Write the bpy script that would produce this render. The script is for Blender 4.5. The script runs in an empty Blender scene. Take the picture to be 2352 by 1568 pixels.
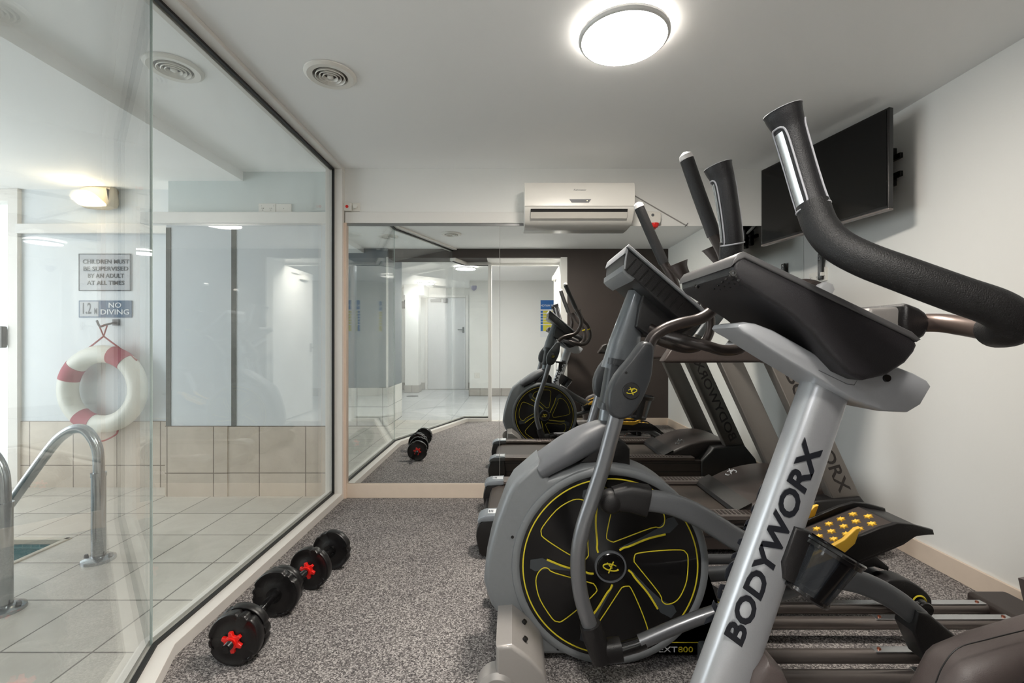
import bpy, bmesh, math, random
from mathutils import Vector, Matrix, noise
random.seed(7)
S = bpy.context.scene
PI = math.pi
# ------------------------------------------------------------------ camera
F, CX, CY, H = 1045.3, 1176.0, 784.0, 1.15      # focal length in pixels, image centre, eye height
cam = bpy.data.cameras.new('camera'); camo = bpy.data.objects.new('camera', cam)
S.collection.objects.link(camo); camo.location = (0, 0, H); camo.rotation_euler = (PI/2, 0, 0)
cam.sensor_width = 36; cam.lens = 16.0; cam.clip_start = .02; cam.clip_end = 60
S.camera = camo
# ------------------------------------------------------------------ view and world
S.view_settings.view_transform = 'Standard'; S.view_settings.look = 'None'
S.view_settings.exposure = 1.88; S.view_settings.gamma = 1.0; S.view_settings.use_curve_mapping = False
S.cycles.max_bounces = 11; S.cycles.glossy_bounces = 7; S.cycles.diffuse_bounces = 5
S.cycles.transparent_max_bounces = 18; S.cycles.transmission_bounces = 8
S.cycles.caustics_reflective = False; S.cycles.caustics_refractive = False
S.cycles.sample_clamp_indirect = 6
W = bpy.data.worlds.new('daylight'); S.world = W; W.use_nodes = True
W.node_tree.nodes['Background'].inputs[0].default_value = (.93, .97, 1, 1)
W.node_tree.nodes['Background'].inputs[1].default_value = .75
def area(name, loc, rot, sx, sy, power, col=(1, 1, 1)):
    l = bpy.data.lights.new(name, 'AREA'); l.shape = 'RECTANGLE'; l.size = sx; l.size_y = sy; l.energy = power; l.color = col
    o = bpy.data.objects.new(name, l); o.location = loc; o.rotation_euler = rot; S.collection.objects.link(o); return o
area('pool_side_fill', (-5.25, 1.9, 1.3), (0, -PI/2, 0), 2.0, 2.6, 13, (.95, .98, 1))        # added area lamp standing in for daylight from the unseen pool side
LAMP_GYM, LAMP_HALL = 46.0, 16.0

# ------------------------------------------------------------------ helpers
def P(px, py, D): return Vector(((px-CX)*D/F, D, H-(py-CY)*D/F))
def P2(px, py, D): return ((px-CX)*D/F, H-(py-CY)*D/F)
def srgb(r, g, b):
    f = lambda c: (c/255/12.92) if c/255 <= .04045 else ((c/255+.055)/1.055)**2.4
    return (f(r), f(g), f(b), 1)
def cm(pts, k=6):                                   # Catmull-Rom resample
    pts = [Vector(p) for p in pts]; out = []
    n = len(pts)
    for i in range(n-1):
        p0, p1, p2, p3 = pts[max(i-1, 0)], pts[i], pts[i+1], pts[min(i+2, n-1)]
        for j in range(k):
            t = j/k
            out.append(.5*((2*p1)+(p2-p0)*t+(2*p0-5*p1+4*p2-p3)*t*t+(3*p1-p0-3*p2+p3)*t**3))
    out.append(pts[-1]); return out
def lerpl(vals, n):                                 # resample list of numbers or tuples to n items
    out = []; m = len(vals)-1
    for i in range(n):
        t = i/(n-1)*m; a = min(int(t), m-1); f = t-a
        v0, v1 = vals[a], vals[a+1]
        out.append(tuple(x*(1-f)+y*f for x, y in zip(v0, v1)) if isinstance(v0, tuple) else v0*(1-f)+v1*f)
    return out
def bx(bm, x0, x1, y0, y1, z0, z1, M=None):
    vs = [bm.verts.new((x, y, z)) for x in (x0, x1) for y in (y0, y1) for z in (z0, z1)]
    for f in ((0,1,3,2), (4,6,7,5), (0,4,5,1), (2,3,7,6), (0,2,6,4), (1,5,7,3)): bm.faces.new([vs[i] for i in f])
    if M: bmesh.ops.transform(bm, matrix=M, verts=vs)
    return vs
def sweep(bm, pts, rad, n=18, locky=False, ex=2.0, caps=True, closed=False):
    pts = [Vector(p) for p in pts]; m = len(pts)
    if not isinstance(rad, list): rad = [rad]*m
    if len(rad) != m: rad = lerpl(rad, m)
    T = []
    for i in range(m):
        a = pts[(i-1) % m] if (closed or i > 0) else pts[i]
        b = pts[(i+1) % m] if (closed or i < m-1) else pts[i]
        T.append((b-a).normalized())
    Y = Vector((0, 1, 0))
    if locky: N = [T[i].cross(Y).normalized() for i in range(m)]
    else:
        up = Y if abs(T[0].y) < .8 else Vector((0, 0, 1))
        v = (up-T[0]*up.dot(T[0])).normalized(); N = [v]
        for i in range(1, m):
            v = (N[-1]-T[i]*N[-1].dot(T[i])).normalized(); N.append(v)
    rings = []
    for i in range(m):
        r = rad[i]; a, b = r if isinstance(r, tuple) else (r, r)
        B = Y if locky else T[i].cross(N[i])
        ring = []
        for k in range(n):
            t = 2*PI*(k+.5)/n; c, s = math.cos(t), math.sin(t)
            c = math.copysign(abs(c)**(2/ex), c); s = math.copysign(abs(s)**(2/ex), s)
            ring.append(bm.verts.new(pts[i]+N[i]*a*c+B*b*s))
        rings.append(ring)
    for i in range(m if closed else m-1):
        A, B_ = rings[i], rings[(i+1) % m]
        for k in range(n): bm.faces.new((A[k], A[(k+1) % n], B_[(k+1) % n], B_[k]))
    if caps and not closed: bm.faces.new(rings[0][::-1]); bm.faces.new(rings[-1])
def cyl(bm, p0, p1, r, n=24, r2=None): sweep(bm, [p0, p1], [r, r if r2 is None else r2], n)
def lathe(bm, prof, M=Matrix(), n=40, a0=0, a1=2*PI):      # prof: (r, z) about local z
    full = abs(a1-a0-2*PI) < 1e-6; m = n if full else n+1; rings = []
    for r, z in prof:
        if r < 1e-6: rings.append([bm.verts.new(M @ Vector((0, 0, z)))]); continue
        rings.append([bm.verts.new(M @ Vector((r*math.cos(a0+(a1-a0)*k/n), r*math.sin(a0+(a1-a0)*k/n), z))) for k in range(m)])
    for A, B in zip(rings, rings[1:]):
        for k in range(n):
            k2 = (k+1) % m
            if len(A) == 1 and len(B) == 1: continue
            if len(A) == 1: bm.faces.new((A[0], B[k2], B[k]))
            elif len(B) == 1: bm.faces.new((A[k], A[k2], B[0]))
            else: bm.faces.new((A[k], A[k2], B[k2], B[k]))
def inset2(o, d):                                   # miter inset of a 2D outline
    n = len(o); ar = sum(o[i][0]*o[(i+1) % n][1]-o[(i+1) % n][0]*o[i][1] for i in range(n)); s = 1 if ar > 0 else -1
    out = []
    for i in range(n):
        p, a, b = Vector(o[i]), Vector(o[i-1]), Vector(o[(i+1) % n])
        e0 = (p-a).normalized(); e1 = (b-p).normalized()
        n0 = Vector((-e0.y, e0.x))*s; n1 = Vector((-e1.y, e1.x))*s
        m = (n0+n1); L = m.length
        m = m/L if L > 1e-6 else n0
        c = max(m.dot(n0), .5); q = p+m*d/c; out.append((q.x, q.y))
    return out
def shell(bm, o, y0, y1, ins=0, dep=0, rings=3):   # XZ outline extruded along y, edges rounded by ins/dep
    L = []
    if ins:
        for k in range(rings+1):
            a = k/rings*PI/2; L.append((inset2(o, ins*(1-math.sin(a))), y0+dep*(1-math.cos(a))))
        for k in range(rings, -1, -1):
            a = k/rings*PI/2; L.append((inset2(o, ins*(1-math.sin(a))), y1-dep*(1-math.cos(a))))
    else: L = [(o, y0), (o, y1)]
    R = [[bm.verts.new((x, y, z)) for x, z in oo] for oo, y in L]; n = len(o)
    for A, B in zip(R, R[1:]):
        for k in range(n): bm.faces.new((A[k], A[(k+1) % n], B[(k+1) % n], B[k]))
    bm.faces.new(R[0][::-1]); bm.faces.new(R[-1])
def profx(bm, o, x0, x1):                           # YZ outline extruded along x
    A = [bm.verts.new((x0, y, z)) for y, z in o]; B = [bm.verts.new((x1, y, z)) for y, z in o]; n = len(o)
    for k in range(n): bm.faces.new((A[k], A[(k+1) % n], B[(k+1) % n], B[k]))
    bm.faces.new(A[::-1]); bm.faces.new(B)
def smo(o2, k=4):                                   # smooth closed 2D outline
    n = len(o2); out = []
    for i in range(n):
        p0, p1, p2, p3 = [Vector(o2[(i+j) % n]) for j in (-1, 0, 1, 2)]
        for j in range(k):
            t = j/k; q = .5*((2*p1)+(p2-p0)*t+(2*p0-5*p1+4*p2-p3)*t*t+(3*p1-p0-3*p2+p3)*t**3); out.append((q.x, q.y))
    return out
def px(o, D): return [P2(a, b, D) for a, b in o]

def obj(name, bm, m, parent=None, bev=0, seg=2, ang=35, smooth=True):
    bmesh.ops.recalc_face_normals(bm, faces=bm.faces)
    me = bpy.data.meshes.new(name); bm.to_mesh(me); bm.free()
    if smooth:
        me.polygons.foreach_set('use_smooth', [True]*len(me.polygons)); me.set_sharp_from_angle(angle=math.radians(ang))
    o = bpy.data.objects.new(name, me); S.collection.objects.link(o); me.materials.append(m)
    if bev:
        b = o.modifiers.new('bevel', 'BEVEL'); b.width = bev; b.segments = seg; b.limit_method = 'ANGLE'; b.angle_limit = math.radians(ang); b.harden_normals = True
    if parent:
        o.parent = parent
        if parent.type == 'EMPTY': o.matrix_parent_inverse = Matrix.Translation(-parent.location)
    return o
def part(name, fn, m, parent, **k):
    bm = bmesh.new(); fn(bm); return obj(name, bm, m, parent, **k)
def thing(name, label, cat, loc=(0, 0, 0), group=None):
    o = bpy.data.objects.new(name, None); S.collection.objects.link(o); o.location = loc
    o.empty_display_size = .05
    return tag(o, label, cat, group)
def tag(o, label, cat, group=None):
    o['label'] = label; o['category'] = cat
    if group: o['group'] = group
    return o
def struct(name, fn, m, **k):
    o = part(name, fn, m, None, **k); o['kind'] = 'structure'; return o
def copy_tree(o, parent=None):
    kids = list(o.children); c = o.copy(); S.collection.objects.link(c)
    if parent: c.parent = parent
    for ch in kids: copy_tree(ch, c)
    return c
def txt(s, m, parent, at, xd, yd, size, sx=1, ext=.0006, shear=0, bold=0, name='lettering', align='CENTER', sp=1.0, fit=0):
    cu = bpy.data.curves.new('t', 'FONT'); cu.body = s; cu.size = size; cu.extrude = ext; cu.shear = shear; cu.offset = bold
    cu.align_x = align; cu.align_y = 'CENTER'; cu.space_character = sp; cu.resolution_u = 3
    t = bpy.data.objects.new('t', cu); S.collection.objects.link(t)
    me = bpy.data.meshes.new_from_object(t.evaluated_get(bpy.context.evaluated_depsgraph_get()))
    bpy.data.objects.remove(t); bpy.data.curves.remove(cu)
    if fit: xs = [v.co.x for v in me.vertices]; sx = fit/(max(xs)-min(xs))
    xd = Vector(xd).normalized(); yd = Vector(yd); yd = (yd-xd*yd.dot(xd)).normalized(); zd = xd.cross(yd)
    M = Matrix((xd*sx, yd, zd)).transposed().to_4x4(); M.translation = Vector(at)
    me.transform(M); me.materials.clear(); me.materials.append(m); me.name = name
    o = bpy.data.objects.new(name, me); S.collection.objects.link(o)
    if parent:
        o.parent = parent
        if parent.type == 'EMPTY': o.matrix_parent_inverse = Matrix.Translation(-parent.location)
    return o

# ------------------------------------------------------------------ materials
def new(name):
    m = bpy.data.materials.new(name); m.use_nodes = True; nt = m.node_tree
    return m, nt, nt.nodes['Principled BSDF']
def node(nt, t, **k):
    n = nt.nodes.new(t)
    for a, b in k.items():
        if a in n.inputs: n.inputs[a].default_value = b
        else: setattr(n, a, b)
    return n
def coords(nt, out='Object'): return nt.nodes.new('ShaderNodeTexCoord').outputs[out]
def mat(name, col, rough=.5, metal=0, var=0, scale=8, bump=0, bscale=60, spec=.5, coat=0, em=None, es=0):
    m, nt, b = new(name); c = srgb(*col)
    b.inputs['Base Color'].default_value = c; b.inputs['Roughness'].default_value = rough; b.inputs['Metallic'].default_value = metal
    b.inputs['Specular IOR Level'].default_value = spec; b.inputs['Coat Weight'].default_value = coat
    co = coords(nt)
    if var:
        nz = node(nt, 'ShaderNodeTexNoise', Scale=scale, Detail=6.0); nt.links.new(co, nz.inputs['Vector'])
        mx = nt.nodes.new('ShaderNodeMixRGB'); mx.inputs[1].default_value = tuple(x*(1-var) for x in c[:3])+(1,)
        mx.inputs[2].default_value = tuple(min(1, x*(1+var)) for x in c[:3])+(1,)
        nt.links.new(nz.outputs['Fac'], mx.inputs[0]); nt.links.new(mx.outputs[0], b.inputs['Base Color'])
    if bump:
        nz = node(nt, 'ShaderNodeTexNoise', Scale=bscale, Detail=3.0); nt.links.new(co, nz.inputs['Vector'])
        bp = node(nt, 'ShaderNodeBump', Strength=bump, Distance=.002); nt.links.new(nz.outputs['Fac'], bp.inputs['Height']); nt.links.new(bp.outputs[0], b.inputs['Normal'])
    if em: b.inputs['Emission Color'].default_value = srgb(*em); b.inputs['Emission Strength'].default_value = es
    return m
M = {}
M['white'] = mat('wall_paint', (236, 236, 233), .55, var=.015, scale=3, bump=.12, bscale=90)
M['ceil'] = mat('ceiling_paint', (249, 249, 248), .7, var=.012, scale=2)
M['poolwall'] = mat('pool_wall_paint', (216, 221, 224), .35, var=.02, scale=3, bump=.08)
M['poolgreen'] = mat('pool_upper_paint', (205, 214, 213), .5, var=.02, scale=3)
M['dark'] = mat('charcoal_wall_paint', (60, 51, 47), .6, var=.12, scale=5, bump=.2)
M['greywall'] = mat('blue_grey_paint', (92, 103, 112), .5, var=.03, scale=4)
M['trim'] = mat('white_gloss_trim', (232, 230, 226), .3, var=.01)
M['base'] = mat('cream_baseboard_paint', (222, 205, 188), .4, var=.05, scale=14)
M['seal'] = mat('black_rubber_seal', (14, 13, 13), .5)
M['frame'] = mat('white_powdercoat_frame', (228, 224, 218), .35, var=.02)
M['conduit'] = mat('grey_mortar_strip', (112, 113, 108), .8, var=.2, scale=20)
M['plastic'] = mat('white_plastic', (232, 229, 222), .3, var=.01, coat=.2)
M['silver'] = mat('silver_metallic_paint', (176, 178, 182), .33, .55, var=.06, scale=400, coat=.3)
M['silverp'] = mat('silver_plastic', (172, 174, 178), .4, .3, var=.03, scale=300)
M['steelgrey'] = mat('grey_metallic_paint', (112, 117, 122), .33, .35, var=.06, scale=300, coat=.3)
M['shellgrey'] = mat('grey_shell_plastic', (122, 125, 128), .42, .15, var=.04, scale=60, bump=.15, bscale=400)
M['grey'] = mat('mid_grey_plastic', (92, 94, 98), .45, var=.05)
M['black'] = mat('black_textured_plastic', (21, 19, 20), .42, var=.12, scale=90, bump=.3, bscale=500)
M['blackg'] = mat('glossy_black_plastic', (14, 13, 14), .16, coat=.4)
M['console'] = mat('charcoal_console_plastic', (31, 29, 32), .42, var=.12, scale=120, bump=.35, bscale=600)
M['foam'] = mat('black_foam_grip', (19, 18, 19), .5, var=.12, scale=200, bump=.6, bscale=500)
M['brown'] = mat('dark_brown_plastic', (54, 46, 43), .45, var=.06, scale=120, bump=.2, bscale=500)
M['taupe'] = mat('taupe_shell_plastic', (80, 71, 69), .45, var=.06, scale=100, bump=.25, bscale=500)
M['belt'] = mat('running_belt', (70, 62, 56), .55, var=.08, scale=40, bump=.3, bscale=700)
M['tube'] = mat('bronze_grey_tube', (124, 116, 112), .3, .6, var=.03)
M['chrome'] = mat('brushed_stainless', (160, 165, 168), .2, 1, var=.12, scale=30)
M['contact'] = mat('polished_pulse_plate', (196, 197, 198), .25, .9)
M['piping'] = mat('pale_grey_piping', (176, 176, 182), .5)
M['yellow'] = mat('yellow_paint', (214, 196, 44), .45)
M['amber'] = mat('amber_rubber', (236, 186, 62), .5, var=.05)
M['red'] = mat('red_plastic', (226, 30, 22), .35, coat=.3)
M['redband'] = mat('faded_red_band', (172, 78, 94), .7, var=.1)
M['rope'] = mat('red_rope', (156, 42, 54), .8)
M['ring'] = mat('life_ring_vinyl', (226, 226, 216), .4, var=.03)
M['screen'] = mat('tv_screen_glass', (4, 4, 4), .12, spec=.4)
M['bezel'] = mat('black_gloss_bezel', (20, 18, 18), .25)
M['ink'] = mat('black_lettering', (18, 20, 28), .5)
M['greyink'] = mat('grey_lettering', (70, 76, 82), .6)
M['whiteink'] = mat('white_lettering', (232, 235, 238), .5)
M['navy'] = mat('blue_sign_plate', (66, 98, 128), .5, var=.06)
M['signgrey'] = mat('silver_sign_plate', (176, 180, 186), .45, var=.03)
M['posterblue'] = mat('poster_blue', (44, 108, 180), .6)
M['posteryel'] = mat('poster_yellow', (218, 206, 66), .6)
M['paper'] = mat('poster_paper', (226, 228, 230), .6)
M['ventd'] = mat('vent_interior', (92, 88, 84), .8)
M['slate'] = mat('slate_plastic_cover', (50, 52, 55), .4, var=.05, bump=.15, bscale=400)
M['seat'] = mat('black_vinyl_seat', (24, 23, 24), .4, bump=.2)
def emis(name, col, s):
    m, nt, b = new(name); b.inputs['Base Color'].default_value = srgb(240, 240, 240)
    b.inputs['Emission Color'].default_value = srgb(*col); b.inputs['Emission Strength'].default_value = s; return m
M['lampgym'] = emis('lit_diffuser_gym', (255, 247, 236), LAMP_GYM)
M['lampfill'] = emis('lit_diffuser_fill', (255, 250, 242), 46)  # glow of the added fill lamp behind the camera
M['lampback'] = emis('lit_back_gap', (255, 248, 238), 9)
M['lamphall'] = emis('lit_diffuser_hall', (250, 252, 255), LAMP_HALL)
M['lampwarm'] = emis('lit_bulkhead_glass', (255, 218, 160), 1.1)
M['led'] = emis('indicator_light', (240, 220, 120), 1)
def mirror_mat():
    m, nt, b = new('mirror_silvering'); b.inputs['Base Color'].default_value = (.86, .88, .87, 1)
    b.inputs['Metallic'].default_value = 1; b.inputs['Roughness'].default_value = .0; return m
M['mirror'] = mirror_mat()
def glass_mat():
    m, nt, b = new('clear_float_glass'); nt.nodes.remove(b); out = nt.nodes['Material Output']
    geo = nt.nodes.new('ShaderNodeNewGeometry')
    mi = nt.nodes.new('ShaderNodeMath'); mi.operation = 'MULTIPLY_ADD'      # 1.5 in front, 1/1.5 behind
    mi.inputs[1].default_value = 1/1.5-1.5; mi.inputs[2].default_value = 1.5; nt.links.new(geo.outputs['Backfacing'], mi.inputs[0])
    fr = nt.nodes.new('ShaderNodeFresnel'); nt.links.new(mi.outputs[0], fr.inputs['IOR'])
    tr = nt.nodes.new('ShaderNodeBsdfTransparent'); tr.inputs[0].default_value = (.965, .982, .978, 1)
    gl = nt.nodes.new('ShaderNodeBsdfGlossy'); gl.inputs['Roughness'].default_value = .0; gl.inputs[0].default_value = (1, 1, 1, 1)
    mx = nt.nodes.new('ShaderNodeMixShader'); nt.links.new(fr.outputs[0], mx.inputs[0]); nt.links.new(tr.outputs[0], mx.inputs[1]); nt.links.new(gl.outputs[0], mx.inputs[2])
    # a thin uneven film of dust and dried water on the glass
    df = nt.nodes.new('ShaderNodeBsdfDiffuse'); df.inputs[0].default_value = (.9, .92, .92, 1)
    co = coords(nt); nz = node(nt, 'ShaderNodeTexNoise', Scale=2.2, Detail=8.0); nt.links.new(co, nz.inputs['Vector'])
    rp = nt.nodes.new('ShaderNodeMapRange'); rp.inputs[1].default_value = .35; rp.inputs[2].default_value = .75; rp.inputs[3].default_value = .01; rp.inputs[4].default_value = .06
    nt.links.new(nz.outputs['Fac'], rp.inputs[0])
    m2 = nt.nodes.new('ShaderNodeMixShader'); nt.links.new(rp.outputs[0], m2.inputs[0]); nt.links.new(mx.outputs[0], m2.inputs[1]); nt.links.new(df.outputs[0], m2.inputs[2])
    nt.links.new(m2.outputs[0], out.inputs[0]); return m
M['glass'] = glass_mat()
def dark_plastic_clear():
    m, nt, b = new('smoked_clear_plastic'); out = nt.nodes['Material Output']
    b.inputs['Base Color'].default_value = srgb(40, 42, 46); b.inputs['Roughness'].default_value = .12
    tr = nt.nodes.new('ShaderNodeBsdfTransparent'); tr.inputs[0].default_value = (.55, .58, .6, 1)
    mx = nt.nodes.new('ShaderNodeMixShader'); mx.inputs[0].default_value = .55
    nt.links.new(tr.outputs[0], mx.inputs[1]); nt.links.new(b.outputs[0], mx.inputs[2]); nt.links.new(mx.outputs[0], out.inputs[0]); return m
M['smoked'] = dark_plastic_clear()
def carpet_mat():
    m, nt, b = new('grey_fleck_carpet'); co = coords(nt)
    n1 = node(nt, 'ShaderNodeTexNoise', Scale=215.0, Detail=5.0, Roughness=.9); n2 = node(nt, 'ShaderNodeTexNoise', Scale=3.0, Detail=4.0)
    n3 = node(nt, 'ShaderNodeTexNoise', Scale=420.0, Detail=2.0)
    for n in (n1, n2, n3): nt.links.new(co, n.inputs['Vector'])
    r = nt.nodes.new('ShaderNodeValToRGB'); e = r.color_ramp.elements
    e[0].position = .26; e[0].color = srgb(80, 77, 77); e[1].position = .76; e[1].color = srgb(190, 184, 180)
    k = e.new(.5); k.color = srgb(126, 121, 119)
    vo = node(nt, 'ShaderNodeTexVoronoi', Scale=225.0); nt.links.new(co, vo.inputs['Vector'])
    sv = nt.nodes.new('ShaderNodeSeparateColor'); nt.links.new(vo.outputs['Color'], sv.inputs[0])
    ma = nt.nodes.new('ShaderNodeMixRGB'); ma.inputs[0].default_value = .45
    nt.links.new(sv.outputs[0], ma.inputs[1]); nt.links.new(n1.outputs['Fac'], ma.inputs[2]); nt.links.new(ma.outputs[0], r.inputs[0])
    mx = nt.nodes.new('ShaderNodeMixRGB'); mx.blend_type = 'MULTIPLY'; mx.inputs[0].default_value = .5
    r2 = nt.nodes.new('ShaderNodeValToRGB'); r2.color_ramp.elements[0].position = .3; r2.color_ramp.elements[0].color = (.62, .62, .65, 1); r2.color_ramp.elements[1].position = .7; r2.color_ramp.elements[1].color = (1, 1, 1, 1)
    nt.links.new(n2.outputs['Fac'], r2.inputs[0]); nt.links.new(r.outputs[0], mx.inputs[1]); nt.links.new(r2.outputs[0], mx.inputs[2])
    nt.links.new(mx.outputs[0], b.inputs['Base Color']); b.inputs['Roughness'].default_value = .95; b.inputs['Specular IOR Level'].default_value = .1
    bp = node(nt, 'ShaderNodeBump', Strength=.3, Distance=.0015); nt.links.new(n3.outputs['Fac'], bp.inputs['Height']); nt.links.new(bp.outputs[0], b.inputs['Normal'])
    return m
M['carpet'] = carpet_mat()
def tile_mat(name, col, grout, w, h, ox, oy, rough=.3, vert=False, mortar=.004, var=.06):
    m, nt, b = new(name); co = coords(nt); mp = nt.nodes.new('ShaderNodeMapping'); nt.links.new(co, mp.inputs['Vector'])
    mp.inputs['Location'].default_value = (-ox, -oy, 0) if not vert else (-ox, 0, 0)
    src = mp.outputs[0]
    if vert:
        sp = nt.nodes.new('ShaderNodeSeparateXYZ'); nt.links.new(co, sp.inputs[0]); cb = nt.nodes.new('ShaderNodeCombineXYZ')
        ad = nt.nodes.new('ShaderNodeMath'); ad.operation = 'ADD'; nt.links.new(sp.outputs[0], ad.inputs[0]); nt.links.new(sp.outputs[1], ad.inputs[1])
        ad2 = nt.nodes.new('ShaderNodeMath'); ad2.operation = 'SUBTRACT'; nt.links.new(ad.outputs[0], ad2.inputs[0]); ad2.inputs[1].default_value = ox
        ad3 = nt.nodes.new('ShaderNodeMath'); ad3.operation = 'SUBTRACT'; nt.links.new(sp.outputs[2], ad3.inputs[0]); ad3.inputs[1].default_value = oy
        nt.links.new(ad2.outputs[0], cb.inputs[0]); nt.links.new(ad3.outputs[0], cb.inputs[1]); src = cb.outputs[0]
    br = nt.nodes.new('ShaderNodeTexBrick'); br.offset = 0; br.squash = 1; nt.links.new(src, br.inputs['Vector'])
    c = srgb(*col); br.inputs['Color1'].default_value = tuple(x*(1-var) for x in c[:3])+(1,); br.inputs['Color2'].default_value = tuple(min(1, x*(1+var)) for x in c[:3])+(1,)
    br.inputs['Mortar'].default_value = srgb(*grout); br.inputs['Scale'].default_value = 1; br.inputs['Mortar Size'].default_value = mortar
    br.inputs['Mortar Smooth'].default_value = .1; br.inputs['Brick Width'].default_value = w; br.inputs['Row Height'].default_value = h
    nz = node(nt, 'ShaderNodeTexNoise', Scale=4.0, Detail=9.0, Roughness=.65, Distortion=1.5); nt.links.new(co, nz.inputs['Vector'])
    rp = nt.nodes.new('ShaderNodeValToRGB'); rp.color_ramp.elements[0].position = .3; rp.color_ramp.elements[0].color = (.86, .85, .84, 1); rp.color_ramp.elements[1].position = .65; rp.color_ramp.elements[1].color = (1, 1, 1, 1)
    nt.links.new(nz.outputs['Fac'], rp.inputs[0])
    mx = nt.nodes.new('ShaderNodeMixRGB'); mx.blend_type = 'MULTIPLY'; mx.inputs[0].default_value = 1
    nt.links.new(br.outputs['Color'], mx.inputs[1]); nt.links.new(rp.outputs[0], mx.inputs[2]); nt.links.new(mx.outputs[0], b.inputs['Base Color'])
    bp = node(nt, 'ShaderNodeBump', Strength=.6, Distance=.003); bp.invert = True; nt.links.new(br.outputs['Fac'], bp.inputs['Height'])
    bp2 = node(nt, 'ShaderNodeBump', Strength=.25, Distance=.004); nt.links.new(nz.outputs['Fac'], bp2.inputs['Height']); nt.links.new(bp.outputs[0], bp2.inputs['Normal'])
    nt.links.new(bp2.outputs[0], b.inputs['Normal']); b.inputs['Roughness'].default_value = rough
    return m
M['tile'] = tile_mat('beige_stone_floor_tile', (206, 201, 191), (112, 106, 98), .342, .342, -1.56, 3.40, .32)
M['wtile'] = tile_mat('beige_wall_tile', (205, 193, 178), (128, 116, 104), .345, .35, .82, .17, .35, vert=True)
M['htile'] = tile_mat('grey_corridor_tile', (196, 198, 199), (130, 132, 134), .45, .45, -.9, -2.94, .3)
M['dado'] = tile_mat('pale_dado_tile', (218, 218, 214), (120, 118, 114), .35, .26, -1.95, 0, .35, vert=True)
M['skirt'] = tile_mat('grey_skirting_tile', (188, 184, 178), (130, 126, 120), .45, .4, -.9, 0, .4, vert=True)
M['pooltile'] = tile_mat('teal_pool_mosaic', (40, 128, 136), (92, 158, 160), .05, .05, 0, 0, .3, vert=True, mortar=.003, var=.2)
def water_mat():
    m, nt, b = new('pool_water'); b.inputs['Base Color'].default_value = srgb(4, 84, 90); b.inputs['Roughness'].default_value = .05
    b.inputs['IOR'].default_value = 1.2
    co = coords(nt); nz = node(nt, 'ShaderNodeTexNoise', Scale=9.0, Detail=3.0); nt.links.new(co, nz.inputs['Vector'])
    bp = node(nt, 'ShaderNodeBump', Strength=.35, Distance=.02); nt.links.new(nz.outputs['Fac'], bp.inputs['Height']); nt.links.new(bp.outputs[0], b.inputs['Normal']); return m
M['water'] = water_mat()

# ================================================================== SETTING
YB, XR, ZC, ZL = 3.358, 2.15, 2.425, 2.355       # mirror wall, right wall, ceiling, lowered pool ceiling
GX, GY = -1.31, 1.65                              # glass corner
GL = [(GX, YB), (GX, GY), (-.826, .44), (-.69, .10), (-.345, .10)]   # line of the glass
def poly_floor(bm, pts, z0, z1):
    A = [bm.verts.new((x, y, z0)) for x, y in pts]; B = [bm.verts.new((x, y, z1)) for x, y in pts]; n = len(pts)
    for k in range(n): bm.faces.new((A[k], A[(k+1) % n], B[(k+1) % n], B[k]))
    bm.faces.new(A[::-1]); bm.faces.new(B)
PX, PY0, PY1 = -2.58, .95, 2.67                   # pool edge
def f_tile(bm):
    for x0, x1, y0, y1 in ((PX, XR+.3, .02, 4.2), (-5.4, PX, PY1, 4.2), (-5.4, PX, .02, PY0)): bx(bm, x0, x1, y0, y1, -.03, -.004)
struct('floor', f_tile, M['tile'])
struct('floor_corridor', lambda bm: bx(bm, -3.3, XR+.3, -4.6, .02, -.12, -.004), M['htile'])
def f_carpet(bm):
    o = [(-1.235, YB), (-1.235, GY+.02), (-.75, .44), (-.62, .13), (.685, .13), (.685, .44), (XR, .44), (XR, YB)]
    poly_floor(bm, o, -.004, 0)
struct('floor_carpet', f_carpet, M['carpet'])
def f_coping(bm):
    bx(bm, -5.4, PX+.001, PY1-.03, PY1, -.028, .003); bx(bm, PX-.03, PX, PY0, PY1, -.028, .003)
struct('trim_pool_coping', f_coping, mat('pale_coping_stone', (196, 188, 172), .4, var=.08, scale=12), bev=.004)
def f_basin(bm):
    bx(bm, -5.4, PX, PY1-.022, PY1+.05, -1.3, -.03); bx(bm, PX-.022, PX+.05, PY0, PY1, -1.3, -.03)
    bx(bm, -5.4, PX, PY0-.05, PY0, -1.3, -.12); bx(bm, -5.4, PX, PY0, PY1, -1.4, -1.3)
struct('wall_pool_basin', f_basin, M['pooltile'])
w = part('pool_water', lambda bm: bx(bm, -5.39, PX-.023, PY0+.001, PY1-.023, -.3, -.055), M['water'], None)
tag(w, 'teal water filling the tiled pool beyond the glass', 'water'); w['kind'] = 'structure'

struct('ceiling', lambda bm: bx(bm, -2.02, XR+.1, .1, 3.8, ZC, ZC+.1), M['ceil'])
struct('ceiling_pool', lambda bm: bx(bm, -5.5, -2.02, .1, 3.8, ZL, ZC+.1), M['ceil'])
struct('ceiling_corridor', lambda bm: bx(bm, -3.3, XR+.1, -4.6, .1, 2.44, 2.54), M['ceil'])
struct('wall_back', lambda bm: bx(bm, -1.36, XR+.1, YB, YB+.12, -.004, ZC), M['white'])
struct('wall_right', lambda bm: bx(bm, XR, XR+.1, .1, YB, -.004, ZC), M['white'])
struct('wall_front', lambda bm: bx(bm, .725, XR, .1, .44, -.004, ZC), M['dark'])
struct('wall_front_bulkhead', lambda bm: bx(bm, -5.4, .725, .1, .44, 2.30, ZC), M['dark'])
def f_pier(bm): bx(bm, -5.4, -1.70, -.31, .5, .52, ZC)
struct('wall_pier', f_pier, M['greywall'])
struct('wall_pier_dado', lambda bm: bx(bm, -5.4, -1.695, -.315, .51, -.004, .52), M['dado'])
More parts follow.
